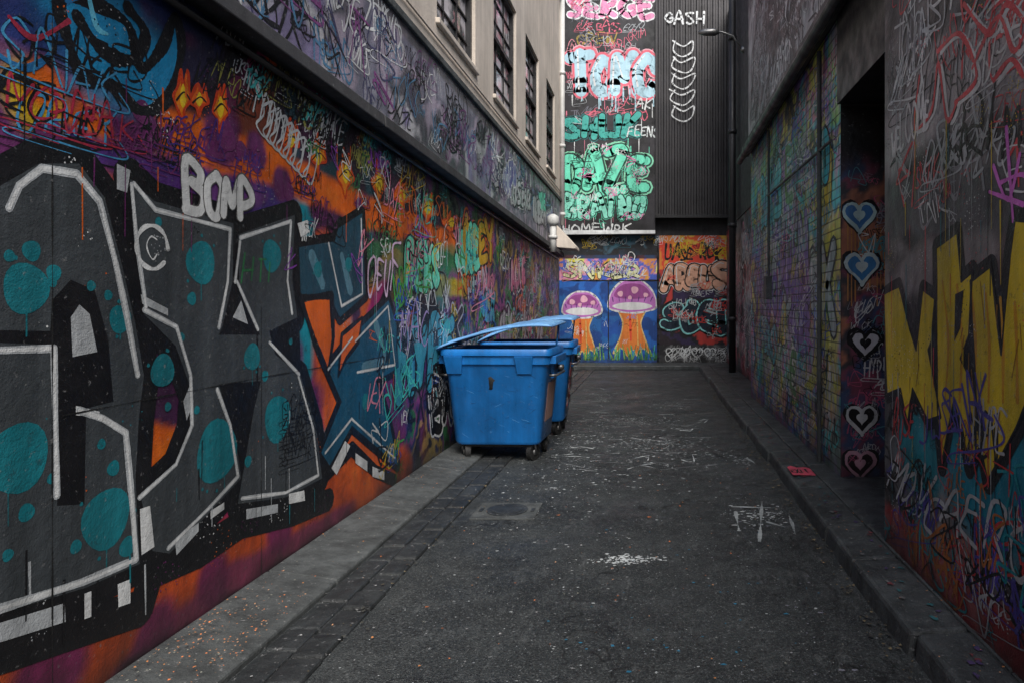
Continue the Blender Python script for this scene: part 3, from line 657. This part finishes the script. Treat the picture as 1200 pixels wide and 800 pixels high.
yl=[[(1036,345),(1054,335),(1066,385),(1074,410),(1082,340),(1096,350),(1092,400),(1088,410),(1103,488),(1088,492),(1070,455),(1064,495),(1056,455),(1040,462)],
 [(1098,290),(1122,272),(1127,330),(1140,318),(1136,392),(1126,420),(1142,450),(1150,520),(1136,548),(1128,500),(1118,470),(1112,500),(1104,545),(1099,480)],
 [(1138,330),(1162,312),(1174,415),(1184,300),(1190,258),(1225,262),(1225,420),(1192,500),(1158,565),(1146,500)]]
for p in yl: R1.stroke(R1.PP(p),.10,BLK,layer=1,smooth=False,closed=True,rough=.05)
for i,p in enumerate(yl):
    R1.poly(R1.PP(p),Yw,layer=2+i*.3); R1.stroke(R1.PP(p),.016,BLK,layer=3.5,smooth=False,closed=True)
R1.poly(R1.PP([(1120,345),(1130,340),(1126,385),(1119,400)]),BLK,layer=4)
for k in range(6): R1.stroke(R1.PP([(1105+k*17,330+k*5),(1112+k*16,400),(1108+k*17,470)]),.02,S(185,135,20),layer=3.2)
for k in range(12): 
    u,v=R1.P(random.uniform(1045,1200),random.uniform(330,500)); R1.stroke([(u,v),(u+random.uniform(-.05,.05),v-random.uniform(.05,.2))],.008,S(140,100,15),layer=4.5,taper=True)
u,v=R1.P(1066,482); R1.text('GAS',u,v,.10,BLK,w=.012,layer=5,asp=.4)
RED=S(205,62,70)
for pts in ([(1078,90),(1072,150),(1092,130),(1100,75),(1110,140),(1122,120)],[(1100,60),(1125,40),(1145,90),(1120,120)],[(1140,80),(1170,20),(1190,60),(1215,0)],[(1165,95),(1185,70),(1200,90)],[(1130,5),(1160,40),(1180,5),(1205,30)]):
    R1.stroke([(a+.03,b-.02) for a,b in R1.PP(pts)],.022,WHT,layer=2,n=8); R1.stroke(R1.PP(pts),.022,RED,layer=3,n=8)
u,v=R1.P(1046,185); R1.text('WELCOME',u,v,.16,S(220,215,215),w=.018,layer=3,asp=.42,rot=.1,slant=.1)
for pts in ([(1165,195),(1182,235),(1196,180)],[(1172,215),(1200,205),(1215,230)],[(1180,150),(1188,260)],[(1160,225),(1200,240)]): R1.stroke(R1.PP(pts),.018,S(215,100,190),layer=3)
R1.scatter((-4.0,-2.4,.1,.9),60,[S(170,50,50),SIL,BLK,S(20,130,140),S(70,60,140),BLK,S(150,90,40)],(.05,.2),layer=3,wf=.08)
R1.scatter((-4.0,-2.4,1.9,3.5),50,[SIL,BLK,S(120,120,125),RED,BLK,WHT],(.06,.26),layer=0,wf=.07)
R1.drips((-4,-2.4,.6,2.6),60,[BLK,SIL,Yw,RED,S(20,120,130)],layer=4); R1.overspray((-4,-2.4,.1,3),60,[SIL,RED,Yw,BLK,WHT])
R1.scatter((-2.3,2,.2,3),25,allp,(.1,.3),layer=1)
R1.finish('near_wall_graffiti')
g=Geo(); g.box(XN+.004,7,-3,4.06,0,4.4); g.box(XN-.03,7,-3,4.08,4.403,4.5); g.make('near_block',M_dark,RB)
RC=Wall('recess','B',5.6,(1.545,2.4,.1,3.15),M_paint,RB)
def rec_fn(U,V):
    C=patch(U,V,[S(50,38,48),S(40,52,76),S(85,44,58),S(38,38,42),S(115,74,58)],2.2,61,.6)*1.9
    k=np.clip((V-2.55)/.25,0,1)[...,None]; return C*(1-k)+np.array((.012,.012,.013))*k  # gloom of the recess top painted in: wall fades to near black
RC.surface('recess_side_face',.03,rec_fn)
for (x,y,r,c,bg) in ((1007,253,.125,S(170,225,240),S(60,110,160)),(1010,313,.13,S(180,230,245),S(60,120,170)),(1014,402,.12,BLK,S(190,190,200)),(1010,490,.12,WHT,BLK),(1008,543,.12,S(230,150,165),S(40,25,30))):
    u,v=RC.P(x,y); heart(RC,u,v,r*1.3,BLK,1); heart(RC,u,v,r*1.1,bg,2); heart(RC,u,v,r,c,3,False,.026); heart(RC,u,v,r*.4,c,3.8,True)
RC.scatter((1.56,1.95,.2,2.6),55,[S(130,130,140),BLK,S(170,80,110),S(80,140,150),WHT],(.04,.12),layer=0)
for k in range(12): RC.stroke([(1.6+k*.03,1.95+random.random()*.4),(1.6+k*.03,1.5+random.random()*.3)],.008,S(180,130,70),layer=.5,smooth=False)
RC.finish('recess_graffiti')
g=Geo(); g.box(2.4,7,4.083,5.6,0,6.2); g.box(1.51,2.397,4.083,5.597,3.16,6.2); g.make('recess_block',M_black,RB)
g=Geo(); g.box(2.36,2.398,4.35,5.3,.12,2.3); g.box(2.34,2.362,4.45,5.2,.2,1.1); g.box(2.34,2.362,4.45,5.2,1.25,2.2); g.make('recess_door',M_black,RB,bevel=.005)
XB=1.54; YF=10.7
R2=Wall('brick','R',XB,(-YF,-5.6,0.0,3.9),M_paintR,RB)
def brick_fn(U,V):
    C=patch(U,V,[S(75,95,115),S(125,122,126),S(100,140,75),S(45,120,135),S(95,65,110),S(190,155,65),S(50,50,60),S(65,140,150),S(165,90,110)],1.5,71,.5)
    C=soft_blob(C,U,V,(-7.2,1.6),1.3,S(95,125,115),.8,a=.45,seed=3); C=soft_blob(C,U,V,(-5.95,1.2),.3,S(200,155,55),.9,a=.7,seed=5)
    C=soft_blob(C,U,V,(-6.3,2.6),.8,S(65,145,165),.4,a=.6,seed=6)
    C=soft_line(C,U,V,[(-11,.3),(-5,.3)],.3,S(65,45,100),a=.6,seed=5)
    m=fbm(U,V,8,79,3)[...,None]
    return C*2.0*(.6+.8*m)
R2.surface('painted_brick_face',.025,brick_fn)
R2.scatter_throw((-10.4,-6.6,.3,2.8),20,[(S(150,165,165),S(40,50,55),None),(S(80,130,80),S(200,215,190),None),(S(115,90,160),BLK,None),(S(60,165,175),BLK,None),(S(215,175,70),BLK,None),(S(180,100,140),WHT,None)],(.3,.6),layer=1)
R2.scatter((-10.6,-5.9,.1,3.6),330,[S(210,210,215),BLK,S(170,85,170),S(75,185,185),S(210,180,60),S(80,140,70),SIL,WHT,PINK,S(60,100,200),BLK],(.05,.26),layer=3,wf=.08)
for k in range(6): R2.stroke([(-6.9+k*.06,.7),(-6.5+k*.05,1.0),(-6.3+k*.05,1.9)],.014,S(220,195,60),layer=6)
R2.drips((-10.6,-5.7,.6,3.4),90,[WHT,BLK,S(75,185,185),YEL],layer=6)
R2.finish('brick_graffiti')
g=Geo(); g.box(XB+.004,7,5.604,YF,0,3.897); g.make('brick_block',M_dark,RB)
R3=Wall('upperR','R',1.50,(-YF,-5.6,4.02,6.5),M_paint,RB)
R3.surface('painted_upper_face',.06,lambda U,V: patch(U,V,[S(115,117,119),S(84,86,88),S(140,141,143),S(60,60,62)],1.3,81,.5)*1.5)
R3.scatter((-10.5,-5.6,4.05,6.3),170,[BLK,BLK,WHT,S(150,155,160),S(60,60,64),BLK],(.10,.4),layer=1,wf=.10)
R3.finish('upper_graffiti')
g=Geo(); g.box(1.504,7,5.604,YF,3.91,6.5); g.make('upper_block',M_dark,RB)
g=Geo(); g.box(1.40,1.503,4.09,YF+.05,3.86,4.0); g.tube([(1.37,4.1,3.80),(1.37,YF+.1,3.80)],.05); g.make('steel_beam',M_black,RB,bevel=.006)
g=Geo(); g.tube([(1.50,6.15,.1),(1.50,6.15,3.8)],.022); g.tube([(1.51,8.9,1.9),(1.51,8.9,3.8)],.016); g.box(1.46,1.54,8.8,9.0,1.6,1.9); g.tube([(1.5,5.75,2.9),(1.5,8.9,2.95)],.014); g.make('conduits',M_blue_stone,RB)
XF=1.86
R4=Wall('farR','R',XF,(-YB,-YF,0,3.4),M_paint,RB)
R4.surface('painted_far_face',.05,lambda U,V: patch(U,V,[S(34,34,36),S(95,95,97),S(50,50,56),S(130,46,58)],1.5,91,.8)*1.6)
R4.scatter((-17,-11,.2,2.8),130,[WHT,WHT,SIL,BLK,PINK,S(60,120,150)],(.15,.4),layer=1,wf=.12)
R4.finish('far_graffiti')
g=Geo(); g.box(XF+.004,7,YF,YB,0,8.8); g.box(XF-.02,XF+.0,YF+.1,16.8,3.4,8.7); g.make('far_block',M_dark,RB)
g=Geo(); g.box(XB+.003,XB+.02,YF-.3,YF+.004,.05,3.8); g.make('corner_trim',M_black,RB)

# ================================================================ STREET FURNITURE
g=Geo(); g.tube([(1.70,14.6,.1),(1.70,14.6,8.6)],.075,16)
for z in (1.2,3.2,5.2,7.2): g.tube([(1.70,14.6,z),(1.70,14.6,z+.09)],.095,16)
dp=g.make('drainpipe',M_black,None,True)
g=Geo(); g.tube([(-1.99,15.0,3.3),(-1.99,15.0,8.4)],.055,14)
for z in (3.5,5.0,6.6): g.tube([(-1.99,15.0,z),(-1.99,15.0,z+.07)],.07,14)
g.make('drainpipe',M_pipe,None,True)
sl=empty('street_lamp',(0,0,0))
g=Geo(); zl=1.5+322*13.8/800
g.tube([(1.80,13.8,zl-.35),(1.62,13.8,zl-.08),(1.4,13.8,zl),(1.28,13.8,zl)],.022); g.tube([(1.88,13.8,zl-.38),(1.78,13.8,zl-.34)],.06); g.make('bracket_arm',M_galv,sl,True)
g=Geo(); g.tube([(1.34,13.8,zl),(1.25,13.8,zl),(1.05,13.8,zl-.005),(.92,13.8,zl-.01)],[.03,.075,.07,.03],16); g.make('lamp_head',M_galv,sl,True)
vc=empty('vent_cowl')
g=Geo(); vx=-1.90; vy=13.0
g.tube([(vx,vy,2.55),(vx,vy,3.05)],.06,16); g.tube([(vx,vy,3.05),(vx,vy,3.10),(vx,vy,3.22),(vx,vy,3.27)],[.08,.11,.11,.03],16); g.tube([(vx,vy,2.8),(vx,vy,2.86)],.085,16); g.make('flue',M_pipe,vc,True)
g=Geo(); g.box(-2.02,-1.83,vy-.04,vy+.04,2.62,2.66); g.make('flue_bracket',M_galv,vc)
aw=Geo(); aw.hexa([(-2.02,14.3,2.75),(-1.62,14.3,2.72),(-1.62,15.05,2.72),(-2.02,15.05,2.75),(-2.02,14.3,3.22),(-1.62,14.3,2.78),(-1.62,15.05,2.78),(-2.02,15.05,3.22)]); aw.make('awning',M_stucco,None,bevel=.01)

# dumpsters
def rr(w,d,r,z,n=5,cx=0,cy=0):
    out=[]
    for (sx,sy,a0) in ((1,1,0),(-1,1,90),(-1,-1,180),(1,-1,270)):
        for k in range(n+1):
            a=math.radians(a0+90*k/n); out.append((cx+sx*(w/2-r)+r*math.cos(a),cy+sy*(d/2-r)+r*math.sin(a),z))
    return out
def loft(rings,name,mat,parent,cap0=True,cap1=True,smooth=True):
    v=[p for r in rings for p in r]; n=len(rings[0]); f=[]
    for i in range(len(rings)-1):
        for k in range(n): f.append((i*n+k,i*n+(k+1)%n,(i+1)*n+(k+1)%n,(i+1)*n+k))
    if cap0: f.append(tuple(range(n))[::-1])
    if cap1: f.append(tuple((len(rings)-1)*n+k for k in range(n)))
    o=mesh_obj(name,v,f,mat,parent,smooth)
    m=o.modifiers.new('es','EDGE_SPLIT'); m.split_angle=math.radians(40)
    return o
def castor(g,x,y,steer):
    r=.085; s=math.sin(steer); c=math.cos(steer)
    g[0].tube([(x-c*.025,y-s*.025,r),(x+c*.025,y+s*.025,r)],r,20)
    g[1].tube([(x-c*.034,y-s*.034,r),(x+c*.034,y+s*.034,r)],.03,12)
    for k in (-1,1):
        px=x+k*c*.038; py=y+k*s*.038
        g[1].tube([(px,py,r),(px+s*.03,py-c*.03,.19)],.012,8)
    g[1].tube([(x+s*.03,y-c*.03,.18),(x+s*.03,y-c*.03,.215)],.055,14)
def dumpster(cx,cy,rot,rise,tagged):
    e=empty('dumpster',(cx,cy,0)); e.rotation_euler=(0,0,rot)
    body=[rr(.80,.56,.06,.17),rr(.85,.60,.07,.20),rr(.99,.70,.07,.93),rr(1.0,.71,.07,.94),rr(1.04,.75,.07,.955),rr(1.05,.76,.07,1.03),rr(1.09,.80,.08,1.04),rr(1.09,.80,.08,1.085),rr(1.07,.78,.07,1.10),rr(1.00,.71,.06,1.10),rr(.97,.68,.06,1.05),rr(.80,.54,.05,.25)]
    loft(body,'body',M_bin,e)
    g=Geo()
    for x in (-.40,.28):
        g.hexa([(x-.07,-.365,.86),(x+.07,-.365,.86),(x+.07,-.345,.86),(x-.07,-.345,.86),(x-.09,-.415,1.035),(x+.09,-.415,1.035),(x+.09,-.37,1.035),(x-.09,-.37,1.035)])
    for k in (-1,1):
        g.box(k*.545-.03,k*.545+.03,-.30,.30,.955,1.03)
        g.box(k*.50-.02,k*.50+.02,-.12,.12,.80,.95)
    for x in (-.22,.0,.22): g.hexa([(x-.02,.30,.25),(x+.02,.30,.25),(x+.02,.29,.25),(x-.02,.29,.25),(x-.02,.375,.92),(x+.02,.375,.92),(x+.02,.34,.92),(x-.02,.34,.92)])
    g.make('lifting_tabs',M_bin,e,bevel=.012)
    g=Geo()
    for k in (-1,1):
        g.tube([(k*.53,0,.90),(k*.60,0,.90)],.028,14)
        g.tube([(k*.50,-.25,.84),(k*.565,-.23,.84),(k*.565,.23,.84),(k*.50,.25,.84)],.013,8)
    g.make('trunnions_and_handles',M_galv,e,True)
    gw=(Geo(),Geo())
    castor(gw,-.33,-.20,.5); castor(gw,.33,-.20,-.4); castor(gw,-.33,.20,.2); castor(gw,.36,.22,.1)
    gw[0].make('wheels',M_rub,e,True).modifiers.new('es','EDGE_SPLIT').split_angle=.6
    gw[1].make('castor_forks',M_galv,e,True)
    g=Geo(); g.box(-.36,.36,-.25,.25,.14,.168); g.make('base_frame',M_rub,e,bevel=.01)
    # rubbish bags in the bin
    g=Geo()
    for (bx,by,bz,br) in ((-.25,-.1,.86,.2),(.1,.1,.88,.22),(.3,-.12,.84,.19),(-.05,-.15,.8,.2)):
        for i in range(7):
            for j in range(12):
                th=math.pi*i/6; ph=2*math.pi*j/12; r=br*(1+random.uniform(-.12,.12))
                g.v.append((bx+r*math.sin(th)*math.cos(ph),by+r*math.sin(th)*math.sin(ph),bz+r*.8*math.cos(th)))
        b0=len(g.v)-84
        for i in range(6):
            for j in range(12): g.f.append((b0+i*12+j,b0+i*12+(j+1)%12,b0+(i+1)*12+(j+1)%12,b0+(i+1)*12+j))
    g.make('rubbish_bags',M_rub,e,True)
    # lid, propped open on the lane side
    n=24; g=Geo(); 
    def prof(x,y):
        t=(x+.56)/1.12
        return 1.125+rise*(1-(1-min(1,t*1.2))**1.7)+.03*(y+.4)
    fl=-.022
    ys=[-.42,-.415,-.38,-.2,0,.2,.38,.415,.42]; dz=[fl,-.006,0,.006,.008,.006,0,-.006,fl]
    for i in range(n+1):
        x=-.56+1.12*i/n
        ed=fl if i in (0,n) else (-.004 if i in (1,n-1) else 0)
        for y,d in zip(ys,dz):
            g.v.append((x,y,prof(x,y)+min(d,ed) if (d<0 or ed<0) else prof(x,y)+d+(.008 if i%6==3 else 0)))
    m=len(ys)
    for i in range(n):
        for j in range(m-1): g.f.append((i*m+j,(i+1)*m+j,(i+1)*m+j+1,i*m+j+1))
    o=g.make('lid',M_lid,e,True); s=o.modifiers.new('sol','SOLIDIFY'); s.thickness=.012
    g=Geo()
    for y in (-.25,.25): g.tube([(-.55,y-.08,1.10),(-.55,y+.08,1.10)],.02,12); g.box(-.56,-.52,y-.03,y+.03,1.04,1.1)
    g.tube([(.47,.30,1.08),(.50,.31,prof(.50,.31)-.01)],.010,8)
    g.make('lid_hinges_and_prop',M_bin,e)
    f=lambda z:.425+(.495-.425)*(z-.20)/.73+.004
    def onend(g,y0,y1,za,zb):
        g.hexa([(f(za)-.002,y0,za),(f(za),y0,za),(f(za),y1,za),(f(za)-.002,y1,za),(f(zb)-.002,y0,zb),(f(zb),y0,zb),(f(zb),y1,zb),(f(zb)-.002,y1,zb)])
    g=Geo(); onend(g,-.2,.18,.38,.76); g.make('sticker',M_sticker,e)
    tv=[];tf=[];tcl=[]
    def quad(p,c):
        k=len(tv); tv.extend(p); tf.append(tuple(range(k,k+len(p)))); tcl.append(c)
    if tagged:
        for k in range(90):
            y=random.uniform(-.28,.28); z=random.uniform(.3,.9); a=random.uniform(.01,.05); b=random.uniform(.01,.05); o_=.004+random.random()*.004
            quad([(f(z-b)+o_,y-a,z-b),(f(z-b)+o_,y+a,z-b),(f(z+b)+o_,y+a*.8,z+b),(f(z+b)+o_,y-a*.9,z+b)],random.choice([WHT,BLK,SIL,PINK,S(200,60,50),BLK]))
    fy=lambda z:-(.30+.05*(z-.20)/.73)-.002
    for k in range(40):      # scratches on the front
        x=random.uniform(-.4,.38); z=random.uniform(.26,.85); l=random.uniform(.02,.09); a=random.uniform(-.7,.7); w_=random.uniform(.0008,.002)
        x2=x+l*math.cos(a); z2=z+l*math.sin(a); q=fy(z)-.0004*random.random(); q2=fy(z2)-.0004*random.random()
        quad([(x,q,z),(x2,q2,z2),(x2,q2,z2+w_),(x,q,z+w_)],random.choice([S(80,140,190),BLK,S(10,50,110)]))
    mm=mesh_obj('scuffs_and_stickers',tv,tf,M_vcol,e)
    at=mm.data.color_attributes.new('Col','FLOAT_COLOR','CORNER'); li=0
    for fc,c in zip(tf,tcl):
        for _ in fc: at.data[li].color=(*c,1); li+=1
    return e
d1=dumpster(-1.50,6.92,math.radians(-2),.215,False)
d2=dumpster(-1.47,8.25,math.radians(2),.25,True)

# ================================================================ GROUND
ob=mesh_obj('ground',[(-60,-60,-.03),(60,-60,-.03),(60,80,-.03),(-60,80,-.03)],[(0,1,2,3)],M_asph)
vs=[];fs=[]; nx=40; ny=60
for i in range(nx+1):
    for j in range(ny+1):
        x=-2.08+3.96*i/nx; y=-3+22*j/ny
        vs.append((x,y,.004-.02*math.exp(-((x+1.45)/.06)**2)))
for i in range(nx):
    for j in range(ny):
        a=i*(ny+1)+j; fs.append((a,a+ny+1,a+ny+2,a+1))
mesh_obj('road',vs,fs,M_asph,smooth=True)
g=Geo(); y=-2.5
while y<YE:
    l=random.uniform(1.1,1.5); z=.055+random.uniform(-.003,.003)
    g.hexa([(XL+.002,y,-.02),(-1.70,y,-.02),(-1.70,y+l-.006,-.02),(XL+.002,y+l-.006,-.02),(XL+.002,y,z+.03),(-1.70,y,z-.02),(-1.70,y+l-.006,z-.02),(XL+.002,y+l-.006,z+.03)]); y+=l
g.make('footpath',M_cement,None,bevel=.012)
g=Geo(); 
for row in range(2):
    y=-2.5+row*.1; xa=-1.695+row*.15
    while y<16.2:
        l=random.uniform(.2,.34); z=.014+random.uniform(-.006,.008); w=.146+random.uniform(-.006,.003); j1=random.uniform(-.008,.008)
        g.hexa([(xa,y,-.05),(xa+w,y,-.05),(xa+w,y+l-.008,-.05),(xa,y+l-.008,-.05),(xa,y+j1*.5,z),(xa+w,y-j1*.5,z+j1*.5),(xa+w,y+l-.008,z),(xa,y+l-.008,z+j1*.4)]); y+=l
g.make('cobblestone_gutter',M_cobble,None,bevel=.014)
g=Geo(); y=-2.5
while y<16.3:
    l=random.uniform(.5,1.0); j=random.uniform(-.02,.015); z=.12+random.uniform(-.002,.002); t=random.uniform(-.012,.012)
    xo=1.10+j
    g.hexa([(xo,y,-.05),(1.36,y,-.05),(1.36,y+l-.014,-.05),(xo+t,y+l-.014,-.05),(xo+.02,y,z-.012),(1.36,y,z),(1.36,y+l-.014,z),(xo+.02+t,y+l-.014,z-.012)]); y+=l
g.make('kerb',M_blue_stone,None,bevel=.02)
g=Geo(); y=-2.5
while y<16.3:
    l=random.uniform(.7,1.3); g.box(1.366,2.39,y,y+l-.006,-.04,.112+random.uniform(-.004,.004)); y+=l
g.make('footpath',M_blue_stone,None,bevel=.01)
g=Geo(); y=-2.5
while y<16.2:
    l=random.uniform(.25,.5); g.box(1.0,1.072,y,y+l-.006,-.05,-.004+random.uniform(-.004,.004)); y+=l
g.make('cobblestone_gutter',M_cobble,None,bevel=.01)
dc=empty('drain_cover',(0,0,0))
g=Geo(); g.box(-1.30,-.84,4.82,5.22,-.02,.012); g.make('cover_frame',M_cement,dc,bevel=.004)
g=Geo(); g.tube([(-1.07,5.02,.0125),(-1.07,5.02,.017)],.15,32); g.tube([(-1.07,5.02,.017),(-1.07,5.02,.020)],.115,32)
for k in (-1,1): g.box(-1.07+k*.19-.012,-1.07+k*.19+.012,4.98,5.06,.0125,.017)
g.make('cover_lid',M_cobble,dc)
GR=Wall('road_paint','G',.0055,(-1.36,.98,-2,16.2),M_ground_paint,None)
def speck(u,v,ru,rv,n,col,s=(.004,.018)):
    for i in range(n):
        a=random.gauss(u,ru); b=random.gauss(v,rv); r=random.uniform(*s)*random.random()**.5; k=random.randint(5,7); st=random.uniform(.6,2.2)
        if not(-1.34<a<.95 and b>0): continue
        GR.add([(a+math.cos(2*math.pi*j/k)*r*st*random.uniform(.5,1.3),b+math.sin(2*math.pi*j/k)*r*random.uniform(.5,1.5)) for j in range(k)],random.random()*.001,col)
LW=S(185,190,190)
def gp(x,y): return GR.P(x,y)
for x,y,ru,rv,nn in ((735,493,.35,.25,420),(770,520,.25,.3,380),(690,515,.3,.4,280),(720,465,.5,.5,300),(790,475,.25,.3,150),(735,656,.09,.035,220),(740,540,.5,.6,300),(895,605,.14,.12,200),(640,560,.4,.5,160),(820,530,.2,.3,120),(880,540,.1,.1,90)):
    u,v=gp(x,y); speck(u,v,ru,rv,nn,LW,(.002,.012))
speck(-.2,5,1.0,3.2,1100,S(170,175,175),(.0015,.008)); speck(-.3,3,.7,.8,420,S(160,165,170),(.0012,.004))
speck(-.6,4,.6,2,60,S(170,100,60),(.003,.01)); speck(.3,3.2,.4,.8,60,S(40,110,140),(.004,.012))
speck(.75,5,.15,3,200,S(120,120,130),(.002,.01))
for k in range(80):
    u,v=gp(random.uniform(665,825),random.uniform(455,550)); GR.stroke([(u,v),(u+random.uniform(-.25,.25),v+random.uniform(-.12,.18)),(u+random.uniform(-.4,.4),v+random.uniform(-.2,.3))],random.uniform(.004,.014),random.choice([LW,S(120,122,122)]),dep=random.random()*.001,n=8,taper=True,rough=.9)
for pts in ([(858,594),(930,596)],[(893,588),(890,635)],[(862,600),(866,622)],[(925,602),(932,626)],[(872,612),(884,616)],[(900,612),(920,618)],[(875,537),(892,546)],[(766,474),(800,476)]):
    GR.stroke(GR.PP(pts),.016,S(145,150,150),dep=random.random()*.001,n=6,rough=.8)
GR.finish('road_paint_marks')
KP=Wall('kp','G',.1232,(1.15,1.35,-2,16),M_ground_paint,None)
KP.poly([(1.155,5.62),(1.34,5.60),(1.345,5.85),(1.3,5.9),(1.24,5.88),(1.2,5.95),(1.16,5.9)],S(190,70,90),dep=.001); KP.text('EXIT',1.17,5.7,.11,BLK,w=.012,layer=2,asp=.3,slant=0)
for k in range(120):
    u=random.uniform(1.16,1.34); v=random.uniform(2.5,12); KP.add([(u+math.cos(a)*random.uniform(.003,.022),v+math.sin(a)*random.uniform(.003,.03)) for a in [j*1.05 for j in range(6)]],.0003+random.random()*.0006,random.choice([S(70,55,95),S(45,95,100),S(100,100,100),S(100,50,55)]))
KP.finish('kerb_paint_marks')
LT=Wall('litter','G',0,(-3,3,-3,20),M_vcol,None)
def lit(u,v,z,r,col):
    k=random.randint(4,6); n=len(LT.v)
    for j in range(k):
        a=2*math.pi*j/k; LT.v.append((u+math.cos(a)*r*random.uniform(.5,1.3),v+math.sin(a)*r*random.uniform(.5,1.3),z+random.random()*r*.7))
    LT.f.append(tuple(range(n,n+k))); LT.c.append(col)
lc=[S(190,110,60),S(150,100,60),S(160,120,90),S(80,70,60),S(110,110,100)]
for i in range(560):
    u=random.uniform(-2.04,-1.72); v=random.gauss(2.95,.3) if i<330 else random.uniform(2,12); lit(u,v,.056+.05*(-1.70-u)/.38,random.uniform(.002,.006),random.choice(lc))
for i in range(900): lit(random.uniform(-1.7,1.0),random.uniform(2.2,14),.016,random.uniform(.0015,.007),random.choice(lc+[S(130,130,130)]*5))
for i in range(700): lit(random.uniform(.98,1.10),random.uniform(2.2,14),.014,random.uniform(.003,.014),random.choice([S(60,55,45),S(90,80,60),S(40,40,38)]))
for i in range(260): lit(random.uniform(1.12,1.36),random.uniform(2.4,14),.127,random.uniform(.002,.006),random.choice(lc))
for i in range(260): lit(-1.42+random.gauss(0,.03),random.uniform(2.2,14),.014,random.uniform(.003,.012),random.choice([S(60,55,45),S(90,80,60),S(50,50,46)]))
LT.finish('litter')

# ================================================================ LIGHT & CAMERA
w=bpy.data.worlds.new('World'); bpy.context.scene.world=w; w.use_nodes=True
nt=w.node_tree; bg=nt.nodes['Background']; sky=nt.nodes.new('ShaderNodeTexSky'); sky.sky_type='NISHITA'; sky.sun_disc=False
el=math.radians(48); az=math.radians(158)
sky.sun_elevation=el; sky.sun_rotation=az; sky.dust_density=3.0; sky.air_density=1.0
nt.links.new(sky.outputs[0],bg.inputs[0]); bg.inputs[1].default_value=.15
sd=bpy.data.lights.new('sun','SUN'); sd.energy=4.4; sd.angle=math.radians(40); sd.color=(1,.975,.94)
so=bpy.data.objects.new('sun',sd); link(so)
dirv=Vector((math.sin(az)*math.cos(el),math.cos(az)*math.cos(el),math.sin(el)))
so.rotation_euler=dirv.to_track_quat('Z','Y').to_euler()
cd=bpy.data.cameras.new('camera'); cam=bpy.data.objects.new('camera',cd); link(cam)
cam.location=(0,0,H); cam.rotation_euler=(math.radians(90),0,0)
cd.sensor_width=36; cd.lens=24; cd.shift_x=-165/1200; cd.shift_y=-40/1200; cd.clip_end=300; cd.clip_start=.05
bpy.context.scene.camera=cam
bpy.context.scene.view_settings.view_transform='Standard'
